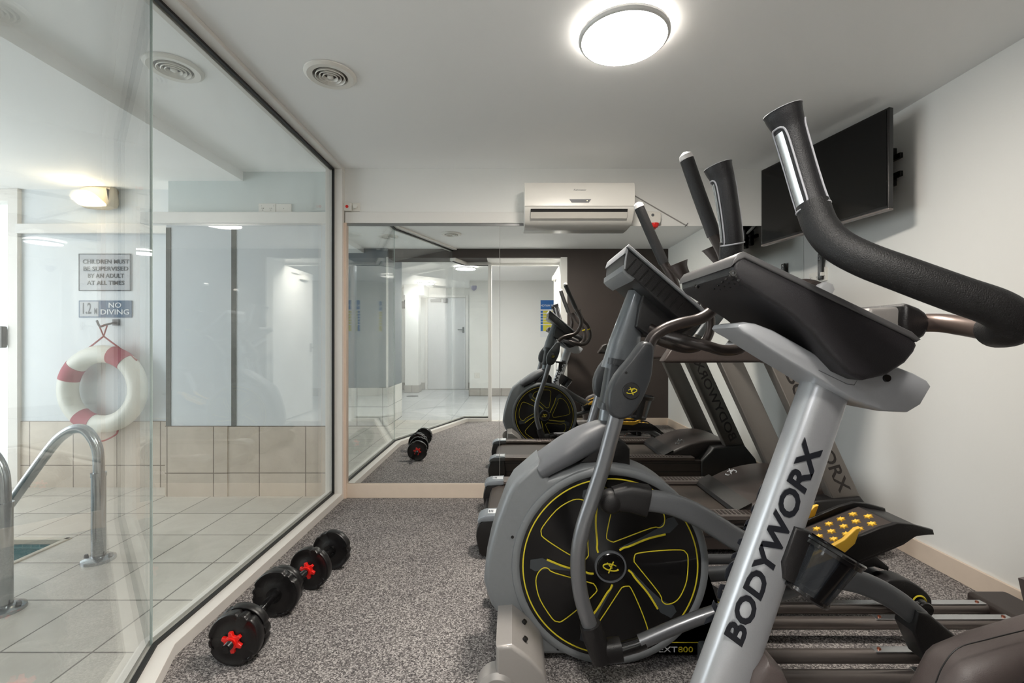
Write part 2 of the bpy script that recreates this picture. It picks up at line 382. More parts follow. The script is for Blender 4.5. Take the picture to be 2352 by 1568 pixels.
struct('trim_pier_bead', lambda bm: bx(bm, -1.712, -1.69, .488, .515, .52, 2.30), M['trim'])
# doorway linings
def f_jamb(bm):
    bx(bm, .685, .725, .06, .445, 0, 2.30); bx(bm, .67, .76, .44, .452, 0, 2.31)
    bx(bm, -.345, .685, .06, .445, 2.285, 2.30); bx(bm, -.345, .685, .06, .12, 2.25, 2.29)
    bx(bm, -.345, -.295, .06, .14, 0, 2.285)
struct('door_1', f_jamb, M['trim'], bev=.003)
struct('baseboard_right', lambda bm: bx(bm, XR-.014, XR, .44, YB, 0, .10), M['base'], bev=.003)
struct('baseboard_back', lambda bm: bx(bm, -1.225, XR-.014, YB-.018, YB, 0, .106), M['base'], bev=.003)
struct('baseboard_front', lambda bm: bx(bm, .76, XR-.014, .44, .454, 0, .10), M['base'], bev=.003)
struct('trim_mirror_head', lambda bm: bx(bm, -1.225, .12, YB-.022, YB, 2.018, 2.10), M['trim'], bev=.004)
struct('trim_mirror_channel', lambda bm: bx(bm, -1.225, .35, YB-.012, YB, 2.0, 2.018), mat('aluminium_channel', (150, 150, 150), .3, .8))
struct('trim_corner', lambda bm: bx(bm, -1.236, -1.212, YB-.03, YB, 0, 2.02), mat('peach_corner_moulding', (226, 204, 186), .4), bev=.003)
# mirror panels
for x0, x1, lb in ((-1.214, -.0915, 'frameless wall mirror, narrow panel nearest the glass partition'), (-.0885, XR-.002, 'frameless wall mirror, wide panel behind the treadmill, reaching the plain wall')):
    mo = part('wall_mirror', lambda bm: bx(bm, x0, x1, YB-.006, YB, .107, 2.0), M['mirror'], None)
    tag(mo, lb, 'mirror')

# --- pool end walls
YP, YQ, XQ = 3.40, 3.61, -2.583
def f_pw(bm):
    bx(bm, XQ, -1.36, YP, YP+.3, .52, 2.02)
struct('wall_pool_panel', f_pw, M['poolwall'])
struct('wall_pool_upper', lambda bm: bx(bm, XQ, -1.36, YP+.02, YP+.3, 2.02, ZC), M['poolgreen'])
struct('wall_pool_left', lambda bm: (bx(bm, -3.89, XQ, YQ, YQ+.1, .52, ZC),), M['poolwall'])
def f_dado(bm):
    bx(bm, XQ, -2.12, YP-.012, YP+.3, -.004, .52); bx(bm, -2.12, -1.36, YP-.006, YP+.3, -.004, .515)
    bx(bm, -3.89, XQ, YQ-.008, YQ+.1, -.004, .52)
struct('wall_pool_dado', f_dado, M['wtile'])
for xa in (-2.583, -2.095):
    struct('trim_grey_strip', lambda bm: bx(bm, xa, xa+.036, YP-.004, YP+.01, .52, 2.0), M['conduit'])
struct('trim_pool_rail', lambda bm: bx(bm, -2.74, -1.37, YP-.05, YP+.02, 2.02, 2.105), M['trim'], bev=.004)
struct('trim_pool_rail_far', lambda bm: bx(bm, -3.9, XQ, YQ-.04, YQ+.0, 2.0, 2.075), M['trim'], bev=.004)
def f_sd(bm):
    bx(bm, -3.97, -3.89, YQ-.03, YQ+.1, -.004, ZL); bx(bm, -5.4, -3.97, YQ-.02, YQ+.1, 2.26, ZL)
    bx(bm, -5.4, -3.97, YQ, YQ+.08, -.004, .04); bx(bm, -5.4, -5.34, YQ, YQ+.08, .04, 2.26); bx(bm, -4.66, -4.61, YQ+.02, YQ+.06, .04, 2.26)
d2 = struct('door_2', f_sd, M['frame'], bev=.004)
part('glass_pane', lambda bm: bx(bm, -5.34, -3.975, YQ+.035, YQ+.043, .04, 2.26), M['glass'], d2)
def f_hd(bm): bx(bm, -4.02, -3.975, YQ-.06, YQ-.02, 1.1, 1.27); bx(bm, -4.01, -3.985, YQ-.02, YQ+.02, 1.12, 1.25)
part('door_handle', f_hd, M['bezel'], d2, bev=.01, seg=3)
struct('wall_pool_window_side', lambda bm: (bx(bm, -5.5, -5.4, -.4, .7, -.004, ZC), bx(bm, -5.5, -5.4, 3.1, 3.8, -.004, ZC), bx(bm, -5.5, -5.4, .7, 3.1, 2.32, ZC)), M['poolwall'])
struct('floor_patio', lambda bm: bx(bm, -8.5, -3.3, 3.71, 7, -.15, -.02), mat('pale_paving', (214, 214, 208), .8, var=.06))
struct('wall_patio', lambda bm: bx(bm, -8.5, -3.0, 6.2, 6.4, -.02, 2.6), mat('white_render', (236, 238, 238), .8, var=.03))

# --- corridor seen in the mirror
struct('wall_corridor_far', lambda bm: bx(bm, -3.1, -.9, -4.40, -4.26, -.004, 2.44), M['white'])
struct('wall_corridor_side', lambda bm: bx(bm, -.9, -.78, -4.26, -3.06, -.004, 2.44), M['white'])
struct('wall_corridor_near', lambda bm: bx(bm, -.9, 1.9, -3.06, -2.94, -.004, 2.44), M['white'])
struct('wall_corridor_left', lambda bm: bx(bm, -3.1, -3.0, -4.26, -.31, -.004, 2.44), M['white'])
struct('wall_corridor_right', lambda bm: bx(bm, 1.8, 1.9, -2.94, .1, -.004, 2.44), M['white'])
def f_sk(bm):
    bx(bm, -.905, 1.8, -2.94, -2.925, -.004, .16); bx(bm, -.915, -.9, -4.26, -2.925, -.004, .16)
    bx(bm, -3.0, -2.10, -4.26, -4.245, -.004, .16); bx(bm, -1.05, -.9, -4.26, -4.245, -.004, .16); bx(bm, -3, -2.985, -4.26, -.31, -.004, .16)
struct('baseboard_corridor', f_sk, M['skirt'])
struct('wall_corridor_pillar', lambda bm: (bx(bm, -2.42, -2.12, -3.9, -3.6, .16, 2.2), bx(bm, -2.45, -2.0, -4.26, -3.6, 2.2, 2.44)), M['white'])
struct('baseboard_pillar', lambda bm: bx(bm, -2.435, -2.105, -3.915, -3.585, -.004, .16), M['skirt'])
d3 = struct('door_3', lambda bm: bx(bm, -2.02, -1.12, -4.26, -4.235, .01, 2.2), mat('grey_white_door_paint', (214, 215, 216), .4), bev=.002)
part('door_frame', lambda bm: (bx(bm, -2.09, -2.025, -4.26, -4.225, 0, 2.27), bx(bm, -1.115, -1.05, -4.26, -4.225, 0, 2.27), bx(bm, -2.025, -1.115, -4.26, -4.225, 2.205, 2.27)), M['trim'], d3, bev=.003)
part('door_closer', lambda bm: (bx(bm, -1.95, -1.7, -4.235, -4.18, 2.1, 2.16), bx(bm, -1.83, -1.55, -4.21, -4.19, 2.17, 2.185), bx(bm, -1.65, -1.55, -4.2, -4.18, 2.08, 2.18)), M['grey'], d3, bev=.004)
part('door_handle', lambda bm: (bx(bm, -1.19, -1.15, -4.235, -4.22, 1.36, 1.5), bx(bm, -1.30, -1.16, -4.2, -4.185, 1.42, 1.44), bx(bm, -1.18, -1.165, -4.23, -4.19, 1.42, 1.44)), M['chrome'], d3, bev=.003)
# open entrance door leaf folded back into the corridor
d4 = struct('door_4', lambda bm: bx(bm, .69, .728, -.84, .06, .012, 2.26), M['trim'], bev=.003)
part('door_handle', lambda bm: (bx(bm, .675, .69, -.78, -.74, .98, 1.12), bx(bm, .64, .655, -.77, -.65, 1.04, 1.06), bx(bm, .64, .69, -.77, -.755, 1.04, 1.06)), M['chrome'], d4, bev=.003)
part('door_closer', lambda bm: (bx(bm, .64, .69, -.6, -.36, 2.12, 2.18), bx(bm, .66, .675, -.5, -.1, 2.185, 2.2)), M['plastic'], d4, bev=.004)

# --- glass partition
def offs(pl, d):                                     # offset an open polyline, + = towards the gym
    out = []; n = len(pl)
    for i in range(n):
        ns = []
        if i > 0: e = (Vector(pl[i])-Vector(pl[i-1])).normalized(); ns.append(Vector((-e.y, e.x)))
        if i < n-1: e = (Vector(pl[i+1])-Vector(pl[i])).normalized(); ns.append(Vector((-e.y, e.x)))
        m = sum(ns, Vector((0, 0))).normalized(); c = m.dot(ns[0]); out.append(Vector(pl[i])+m*d/c)
    return out
def strip(bm, pl, d0, d1, z0, z1):
    A, B = offs(pl, d0), offs(pl, d1); R = [[bm.verts.new((p.x, p.y, z)) for p, z in ((a, z0), (b, z0), (b, z1), (a, z1))] for a, b in zip(A, B)]
    for r, q in zip(R, R[1:]):
        for k in range(4): bm.faces.new((r[k], r[(k+1) % 4], q[(k+1) % 4], q[k]))
    bm.faces.new(R[0][::-1]); bm.faces.new(R[-1])
HI = GL[:3]; LO = GL[2:]                             # full-height run, and the low run under the bulkhead
fr = struct('window_1', lambda bm: strip(bm, GL, -.045, .078, -.003, .046), M['frame'], bev=.003)
part('window_frame', lambda bm: (strip(bm, HI, -.03, .078, 2.404, ZC-.0005), strip(bm, HI, .05, .085, 2.36, 2.404) if False else None), M['frame'], fr, bev=.002)
part('window_frame', lambda bm: strip(bm, LO, -.03, .05, 2.255, 2.2995), M['frame'], fr, bev=.002)
part('window_frame', lambda bm: bx(bm, GX-.045, GX+.078, YB-.055, YB, .046, 2.404), M['frame'], fr, bev=.003)
part('glazing_bead', lambda bm: (strip(bm, GL, -.03, -.006, .046, .066), strip(bm, HI, -.03, -.006, 2.39, 2.404)), M['frame'], fr)
part('glazing_seal', lambda bm: (strip(bm, GL, .006, .022, .046, .056), strip(bm, HI, .006, .022, 2.392, 2.404), strip(bm, LO, .006, .02, 2.245, 2.255),
     bx(bm, GX+.006, GX+.022, YB-.066, YB-.055, .056, 2.392)), M['seal'], fr)
for i in range(4):
    a, b = GL[i], GL[i+1]
    zt = 2.404 if i < 2 else 2.255
    if i == 0: a = (GX, YB-.05)
    e = (Vector(b)-Vector(a)).normalized(); a2 = Vector(a)+e*.003; b2 = Vector(b)-e*.003
    part('glass_pane', lambda bm: strip(bm, [tuple(a2), tuple(b2)], -.005, .005, .046, zt), M['glass'], fr, smooth=False)
part('glass_joint', lambda bm: bx(bm, GX-.002, GX+.0055, GY-.0022, GY+.0022, .05, 2.40), mat('clear_silicone_joint', (176, 192, 188), .3), fr)

# ================================================================== CEILING THINGS
def lamp(loc, lit, label, grp):
    t = thing('ceiling_lamp', label, 'ceiling light', (0, 0, 0), grp)
    part('lamp_rim', lambda bm: lathe(bm, [(.150, -.018), (.176, -.018), (.183, -.022), (.184, -.032), (.179, -.040), (.171, -.043), (.169, -.036)]), mat('satin_lamp_rim', (222, 222, 220), .35), t)
    part('lamp_back_ring', lambda bm: lathe(bm, [(.156, -.001), (.160, -.004), (.160, -.0175), (.15, -.0178)]), M['lampback'], t)
    part('lamp_diffuser', lambda bm: lathe(bm, [(.169, -.032), (.166, -.042), (.12, -.047), (0, -.049)]), lit, t)
    t.location = loc; return t
lamp((.458, 1.865, ZC), M['lampgym'], 'round flush ceiling light glowing white above the gym floor', None)
lamp((-.80, -1.15, 2.44), M['lamphall'], 'round corridor ceiling light nearest the entrance, seen in the mirror', 'corridor ceiling lights')
lamp((-1.86, -3.15, 2.44), M['lamphall'], 'round corridor ceiling light in front of the far white door, seen in the mirror', 'corridor ceiling lights')
lamp((.15, -.13, 2.44), M['lampfill'], 'added round fill light over the entrance door, unseen behind the camera', 'corridor ceiling lights')  # added lamp, out of view, brightens the machines from the front
def vent(loc, dark, label):
    t = thing('ceiling_vent', label, 'air vent', (0, 0, 0), 'round ceiling air vents')
    part('vent_rim', lambda bm: lathe(bm, [(.078, -.001), (.08, -.012), (.105, -.014), (.118, -.006), (.12, -.001)]), M['plastic'], t)
    part('vent_backing', lambda bm: lathe(bm, [(0, -.0015), (.079, -.0015)]), M['ventd'] if dark else mat('pale_vent_backing', (150, 150, 150), .8), t)
    for r in (.062, .045, .029):
        part('vent_ring', lambda bm: lathe(bm, [(r+.002, -.003), (r+.007, -.016), (r+.004, -.018), (r-.002, -.005)]), M['plastic'], t)
    part('vent_hub', lambda bm: lathe(bm, [(.013, -.003), (.014, -.015), (.008, -.019), (0, -.019)]), M['plastic'], t)
    t.location = loc; return t
vent((-.868, 2.175, ZC), True, 'round white ceiling vent with dark slots on the gym side of the glass')
vent((-1.575, 2.12, ZC), False, 'round pale ceiling vent over the pool side, seen through the glass')
vent((-.72, 1.31, ZC), False, 'round ceiling vent above the camera on the gym side, seen in the mirror')
vent((-1.50, 1.18, ZC), False, 'round ceiling vent above the camera on the pool side, seen in the mirror')

# ================================================================== WALL THINGS
def ac():
    t = thing('air_conditioner', 'white split air conditioner mounted high on the wall above the mirror', 'air conditioner', (.47, YB, 1.965))
    x0, x1 = .085, .85; y1 = YB
    prof = [(y1, 2.255), (y1-.13, 2.258), (y1-.185, 2.25), (y1-.205, 2.235), (y1-.212, 2.2), (y1-.212, 2.075), (y1-.2, 2.055), (y1-.165, 2.0), (y1-.12, 1.972), (y1, 1.968)]
    part('housing', lambda bm: profx(bm, prof, x0, x1), M['plastic'], t, bev=.008, seg=3)
    part('front_panel', lambda bm: profx(bm, [(y1-.2, 2.252), (y1-.212, 2.235), (y1-.219, 2.2), (y1-.219, 2.085), (y1-.21, 2.08), (y1-.2, 2.1)], x0+.001, x1-.001), M['plastic'], t, bev=.003)
    part('air_outlet', lambda bm: profx(bm, [(y1-.214, 2.066), (y1-.206, 2.045), (y1-.19, 2.046), (y1-.19, 2.068)], x0+.045, x1-.05), M['seal'], t)
    part('louver', lambda bm: profx(bm, [(y1-.2135, 2.045), (y1-.19, 2.005), (y1-.185, 2.008), (y1-.2, 2.047)], x0+.045, x1-.05), mat('grey_white_louver', (206, 202, 194), .4), t, bev=.002)
    part('display_window', lambda bm: shell(bm, [(.396, 2.13), (.412, 2.108), (.53, 2.108), (.546, 2.13)], y1-.222, y1-.215), M['grey'], t)
    part('indicator_light', lambda bm: bx(bm, .515, .521, y1-.2228, y1-.221, 2.117, 2.122), M['led'], t)
    txt('Kelvinator', M['grey'], t, (.468, y1-.2196, 2.195), (1, 0, 0), (0, 0, 1), .016, sx=1.3, shear=.2)
ac()
# the lettering above is a small maker's script
t = thing('cable_duct', 'thin white cable trunking slanting down the wall beside the air conditioner', 'cable cover', (1.0, YB, 2.1))
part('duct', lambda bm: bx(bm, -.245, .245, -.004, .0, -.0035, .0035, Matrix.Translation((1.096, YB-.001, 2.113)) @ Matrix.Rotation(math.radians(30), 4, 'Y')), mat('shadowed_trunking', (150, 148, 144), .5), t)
part('duct_clip', lambda bm: bx(bm, -.02, .02, -.005, .0, -.002, .002, Matrix.Translation((1.285, YB-.001, 2.008)) @ Matrix.Rotation(math.radians(-50), 4, 'Y')), M['grey'], t)
def siren():
    t = thing('fire_alarm_sounder', 'white square alarm sounder with red beacon under it, right of the air conditioner', 'alarm', (1.03, YB, 2.02))
    part('alarm_box', lambda bm: shell(bm, smo([(.955, 2.098), (1.07, 2.096), (1.086, 2.08), (1.086, 2.035), (1.07, 2.005), (.955, 2.005), (.95, 2.06)], 2), YB-.045, YB), M['plastic'], t, bev=.008, seg=3)
    part('alarm_grille', lambda bm: cyl(bm, (1.025, YB-.046, 2.07), (1.025, YB-.044, 2.07), .011), M['grey'], t)
    part('beacon', lambda bm: lathe(bm, [(.034, 0), (.034, -.012), (.024, -.03), (.008, -.036), (0, -.037)], Matrix.Translation((1.04, YB-.03, 2.012)), n=24), M['red'], t)
siren()
def outlet(name, label, cat, loc, nrm, w, h, kind, grp=None):
    X = Vector((0, 0, 1)).cross(Vector(nrm)); T = Matrix((X, nrm, (0, 0, 1))).transposed().to_4x4(); T.translation = Vector(loc)
    t = thing(name, label, cat, loc, grp)
    part('cover_plate', lambda bm: bx(bm, -w/2, w/2, 0, .012, -h/2, h/2, T), M['plastic'], t, bev=.004, seg=3)
    if kind == 'double':
        for s in (-1, 1):
            part('socket', lambda bm: [bx(bm, s*.03+a-.0015, s*.03+a+.0015, .012, .0128, b-.005, b+.004, T) for a, b in ((-.006, .002), (.006, .002), (0, -.012))], M['bezel'], t)
            part('rocker', lambda bm: bx(bm, s*.045-.006, s*.045+.006, .012, .016, .015, .026, T), M['trim'], t, bev=.002)
    if kind == 'blank': part('centre_mark', lambda bm: cyl(bm, T @ Vector((0, .0115, 0)), T @ Vector((0, .0125, 0)), .003), M['grey'], t)
    if kind == 'single': part('rocker', lambda bm: bx(bm, -.01, .01, .012, .018, -.014, .014, T), M['trim'], t, bev=.003)
    return t
outlet('power_outlet', 'white double power outlet on the pool rail, seen through the glass', 'power outlet', (-1.835, YP-.001+.02, 2.145), (0, -1, 0), .128, .078, 'double')
outlet('blank_plate', 'cream blank cover plate beside the double outlet above the pool rail', 'cover plate', (-1.71, YP+.019, 2.145), (0, -1, 0), .115, .072, 'blank')
outlet('power_outlet', 'white outlet plate on the plain side wall behind the bike console', 'power outlet', (XR, 3.22, 1.60), (-1, 0, 0), .12, .075, 'double')
outlet('wall_switch', 'small white switch plate low on the corridor wall, seen in the mirror', 'switch', (-.74, -2.94, .43), (0, 1, 0), .11, .11, 'single')
t = thing('emergency_button', 'white box with red push button at the mirror corner beside the glass', 'button', (-1.17, YB, 2.14))
part('button_box', lambda bm: bx(bm, -1.232, -1.175, YB-.03, YB, 2.105, 2.168), M['plastic'], t, bev=.005)
part('push_button', lambda bm: cyl(bm, (-1.207, YB-.032, 2.137), (-1.207, YB-.029, 2.137), .011), M['red'], t)
part('key_switch', lambda bm: (cyl(bm, (-1.15, YB-.03, 2.14), (-1.15, YB, 2.14), .016), bx(bm, -1.175, -1.12, YB-.008, YB, 2.108, 2.172)), M['plastic'], t, bev=.002)

# television
def tv():
    a = P(2042, 352, 2.36); a = Vector((1.956, 2.36, 2.105)); b = Vector((1.752, 3.20, 2.09)); c = (a+b)/2
    ex = (a-b).normalized(); ez = Vector((0, 0, 1)); ey = ez.cross(ex)     # ex towards the camera end, -ey towards the room
    if ey.x < 0: ey = -ey
    T = Matrix((ex, ey, ez)).transposed().to_4x4(); T.translation = c; L = (a-b).length/2; h = .262
    t = thing('television', 'black flat television on a swivel arm high on the plain wall', 'television', (XR, c.y, c.z))
    part('tv_housing', lambda bm: (bx(bm, -L, L, 0, .03, -h, h, T), bx(bm, -L*.6, L*.6, .03, .055, -h*.8, h*.3, T)), M['bezel'], t, bev=.004)
    part('screen', lambda bm: bx(bm, -L+.012, L-.012, -.002, .004, -h+.016, h-.012, T), M['screen'], t)
    part('lower_trim', lambda bm: bx(bm, -L, L, -.003, .028, -h-.01, -h+.001, T), M['tube'], t, bev=.002)
    part('sensor', lambda bm: bx(bm, -.04, -.01, .0, .012, -h-.018, -h-.01, T), M['plastic'], t)
    part('mount_arm', lambda bm: (bx(bm, -.03, .03, .05, .09, -.02, .09, T), sweep(bm, [T @ Vector((0, .08, .04)), (2.02, 2.95, 2.12), (XR-.03, 2.62, 2.12)], .018, 10)), M['bezel'], t)
    part('wall_bracket', lambda bm: (bx(bm, XR-.02, XR, 2.50, 2.74, 2.06, 2.09), bx(bm, XR-.02, XR, 2.50, 2.74, 2.16, 2.19), bx(bm, XR-.045, XR-.015, 2.56, 2.60, 1.99, 2.25), bx(bm, XR-.045, XR-.015, 2.66, 2.69, 2.0, 2.24), bx(bm, XR-.06, XR, 2.54, 2.57, 2.02, 2.08), bx(bm, XR-.06, XR, 2.54, 2.57, 2.17, 2.23)), M['bezel'], t, bev=.003)
tv()
t = thing('remote_control', 'black remote control held upright in a white clip on the plain wall', 'remote', (XR, 3.15, 1.6))
part('remote_body', lambda bm: bx(bm, XR-.032, XR-.012, 3.115, 3.16, 1.575, 1.76), M['bezel'], t, bev=.008, seg=3)
part('dial_ring', lambda bm: lathe(bm, [(.010, 0), (.012, .001), (.014, 0)], Matrix.Translation((XR-.033, 3.137, 1.72)) @ Matrix.Rotation(-PI/2, 4, 'Y'), n=20), M['grey'], t)
part('wall_clip', lambda bm: (bx(bm, XR-.036, XR, 3.108, 3.125, 1.60, 1.625), bx(bm, XR-.012, XR, 3.10, 3.17, 1.565, 1.66)), M['plastic'], t, bev=.002)

# pool signs
def sign1():
    a = P(183, 583, YQ); b = P(302, 668, YQ)
    o = thing('safety_sign', 'grey sign about supervising children on the pool wall above the depth plate', 'sign', ((a.x+b.x)/2, YQ, b.z))
    part('sign_plate', lambda bm: bx(bm, a.x, b.x, YQ-.008, YQ-.0005, b.z, a.z), M['signgrey'], o, bev=.001)
    part('sign_border', lambda bm: [bx(bm, *q, YQ-.0092, YQ-.008, *z) for q, z in (((a.x, b.x), (a.z-.006, a.z)), ((a.x, b.x), (b.z, b.z+.006)))] + [bx(bm, *q, YQ-.0092, YQ-.008, b.z, a.z) for q in ((a.x, a.x+.006), (b.x-.006, b.x))], M['greyink'], o)
    for i, (s, wd) in enumerate((('CHILDREN MUST', .365), ('BE SUPERVISED', .355), ('BY AN ADULT', .285), ('AT ALL TIMES', .295))):
        txt(s, M['greyink'], o, ((a.x+b.x)/2+.01, YQ-.0096, a.z-.064-.056*i), (1, 0, 0), (0, 0, 1), .046, bold=.0008, fit=wd)
sign1()
def sign2():
    a = P(183, 690, YQ); b = P(304, 729, YQ); m = a.x+(b.x-a.x)*.375
    o = thing('depth_sign', 'blue and white depth plate with no diving wording on the pool wall', 'sign', ((a.x+b.x)/2, YQ, b.z))
    part('sign_plate', lambda bm: bx(bm, a.x, b.x, YQ-.008, YQ-.0005, b.z, a.z), M['navy'], o, bev=.001)
    part('depth_panel', lambda bm: bx(bm, a.x+.008, m, YQ-.0092, YQ-.008, b.z+.008, a.z-.008), M['signgrey'], o)
    z = (a.z+b.z)/2
    txt('1.2', M['greyink'], o, (a.x+.062, YQ-.0096, z), (1, 0, 0), (0, 0, 1), .12, sx=.55, bold=.002)
    txt('M', M['greyink'], o, (m-.02, YQ-.0096, z-.02), (1, 0, 0), (0, 0, 1), .065, sx=.5, bold=.002)
    txt('NO', M['whiteink'], o, ((m+b.x)/2, YQ-.0096, z+.028), (1, 0, 0), (0, 0, 1), .058, bold=.0005, fit=.10)
    txt('DIVING', M['whiteink'], o, ((m+b.x)/2, YQ-.0096, z-.026), (1, 0, 0), (0, 0, 1), .058, bold=.0005, fit=.225)
sign2()
# life ring on its hook
def ring():
    D = YQ-.085; c = P(236, 893, D); R, r = .272, .068
    o = thing('life_ring', 'white life ring with faded red bands hanging on the pool wall', 'life ring', (c.x, YQ, c.z-R-r))
    circ = lambda q, rr=R: Vector((c.x+rr*math.cos(q), D, c.z+rr*math.sin(q)))
    n = 72; pts = [circ(2*PI*k/n) for k in range(n)]
    part('ring_body', lambda bm: sweep(bm, pts, [(r, r*.9)]*n, 20, locky=True, closed=True), M['ring'], o)
    for q in (62, 152, 242, 322):
        if q == 322: continue
        a = [circ(math.radians(q-13+26*k/8)) for k in range(9)]
        part('band', lambda bm: sweep(bm, a, [(r*1.03, r*.94)]*9, 20, locky=True), M['redband'], o)
    hk = P(240, 745, D)
    part('hanging_rope', lambda bm: sweep(bm, [circ(math.radians(150), R+r), P(238, 772, D-.01), P(228, 748, D), P(246, 748, D-.01), P(238, 772, D), circ(math.radians(66), R+r), circ(math.radians(40), R+r+.005)], .006, 8), M['rope'], o)
    part('grab_rope', lambda bm: sweep(bm, cm([circ(math.radians(242), R+r), circ(math.radians(255), R+r+.03), circ(math.radians(268), R+r+.065), circ(math.radians(285), R+r+.03), circ(math.radians(290), R+r)], 5), .006, 8), M['rope'], o)
    h = thing('wall_hook', 'dark metal hook under the depth plate holding the life ring', 'hook', (hk.x, YQ, hk.z))
    part('hook', lambda bm: (bx(bm, hk.x-.005, hk.x+.045, YQ-.01, YQ-.0005, hk.z-.005, hk.z+.045), sweep(bm, cm([(hk.x+.02, YQ, hk.z+.02), (hk.x+.0, YQ-.07, hk.z+.0), (hk.x-.03, YQ-.09, hk.z-.015), (hk.x-.055, YQ-.09, hk.z+.03)], 4), .008, 8)), M['grey'], h)
ring()
def bulkhead():
    c = P(238, 460, YQ)
    o = thing('wall_light', 'lit wedge-shaped bulkhead light on the pool wall above the signs', 'wall light', (c.x, YQ, c.z))
    a = smo([(c.x-.145, c.z+.03), (c.x-.12, c.z+.075), (c.x-.05, c.z+.092), (c.x+.11, c.z+.085), (c.x+.13, c.z+.07), (c.x+.13, c.z-.075), (c.x-.08, c.z-.08), (c.x-.135, c.z-.04)], 3)
    part('light_housing', lambda bm: shell(bm, a, YQ-.09, YQ-.001, .03, .05), mat('cream_light_housing', (208, 196, 172), .4), o)
    g = smo([(c.x-.14, c.z+.0), (c.x-.1, c.z+.045), (c.x-.02, c.z+.04), (c.x+.06, c.z-.02), (c.x+.095, c.z-.07), (c.x-.07, c.z-.072), (c.x-.12, c.z-.045)], 3)
    part('light_lens', lambda bm: shell(bm, g, YQ-.125, YQ-.06, .012, .03), M['lampwarm'], o)
    l = bpy.data.lights.new('bulkhead_glow', 'POINT'); l.energy = .7; l.color = (1, .82, .55); l.shadow_soft_size = .05
    lo = bpy.data.objects.new('bulkhead_glow', l); lo.location = (c.x-.02, YQ-.16, c.z-.02); S.collection.objects.link(lo)
bulkhead()
# pool handrails
def rail(y, label):
    o = thing('pool_handrail', label, 'handrail', (-2.18, y, 0), 'stainless pool handrails')
    x = -2.18; r = .025
    path = cm([(x, y, .02), (x, y, .25), (x, y, .5), (x-.012, y, .6), (x-.06, y, .675), (x-.12, y, .69), (x-.19, y, .655), (x-.26, y, .58), (x-.42, y, .36), (x-.58, y, .14), (x-.72, y, -.06), (x-.76, y, -.2)], 5)
    part('tube', lambda bm: sweep(bm, path, r, 24), M['chrome'], o)
    part('sleeve', lambda bm: (cyl(bm, (x, y, .0), (x, y, .44), .031, 24), cyl(bm, (x, y, .44), (x, y, .46), .034, 24)), M['chrome'], o)
    part('flange', lambda bm: lathe(bm, [(0, .022), (.05, .022), (.072, .01), (.074, -.004), (0, -.004)], Matrix.Translation((x, y, 0)), n=32), M['chrome'], o)
    for s in (-1, 1): part('bolt', lambda bm: lathe(bm, [(0, .034), (.008, .034), (.011, .02), (0, .02)], Matrix.Translation((x+s*.056, y+s*.01, -.002)), n=12), M['grey'], o)
rail(2.40, 'stainless pool handrail standing farther off, below the life ring')
rail(1.95, 'stainless pool handrail standing closer, cut by the edge of the view')
# poster, drain, sensor and speaker in the corridor
def poster():
    x0, x1, z0, z1, y = .60, .96, 1.24, 2.03, -2.94
    o = thing('safety_poster', 'blue and yellow keep watch poster on the corridor wall, seen in the mirror', 'poster', ((x0+x1)/2, y, z0))
    part('poster_sheet', lambda bm: bx(bm, x0, x1, y, y+.002, z0, z1), M['paper'], o)
    part('blue_header', lambda bm: bx(bm, x0+.005, x1-.005, y+.002, y+.0026, z1-.2, z1-.005), M['posterblue'], o)
    for k in range(6):
        za = z1-.23-k*.06; zb = za-.045 if k < 5 else z0+.13
        part('text_row', lambda bm: bx(bm, x0+.06, x1-.005, y+.002, y+.0026, zb, za), M['posteryel'], o)
        part('blue_block', lambda bm: bx(bm, x0+.005, x0+.055, y+.002, y+.0026, zb, za), M['posterblue'], o)
    txt('KEEP WATCH', M['whiteink'], o, ((x0+x1)/2, y+.003, z1-.12), (-1, 0, 0), (0, 0, 1), .055, bold=.001)
poster()
dr = part('floor_drain', lambda bm: lathe(bm, [(0, .003), (.12, .003), (.125, -.003), (0, -.003)], Matrix.Translation((-2.1, -2.9, 0)), n=32), M['grey'], None)
tag(dr, 'round grey drain cover in the corridor floor beside the pillar, seen in the mirror', 'drain cover')
t = thing('wall_speaker', 'small black speaker high beside the corridor pillar, seen in the mirror', 'speaker', (-2.45, -3.7, 1.95))
part('speaker_box', lambda bm: bx(bm, -2.52, -2.42, -3.75, -3.62, 1.90, 2.06), M['bezel'], t, bev=.01)
part('speaker_mount', lambda bm: bx(bm, -2.46, -2.42, -3.7, -3.67, 2.06, 2.1), M['grey'], t)

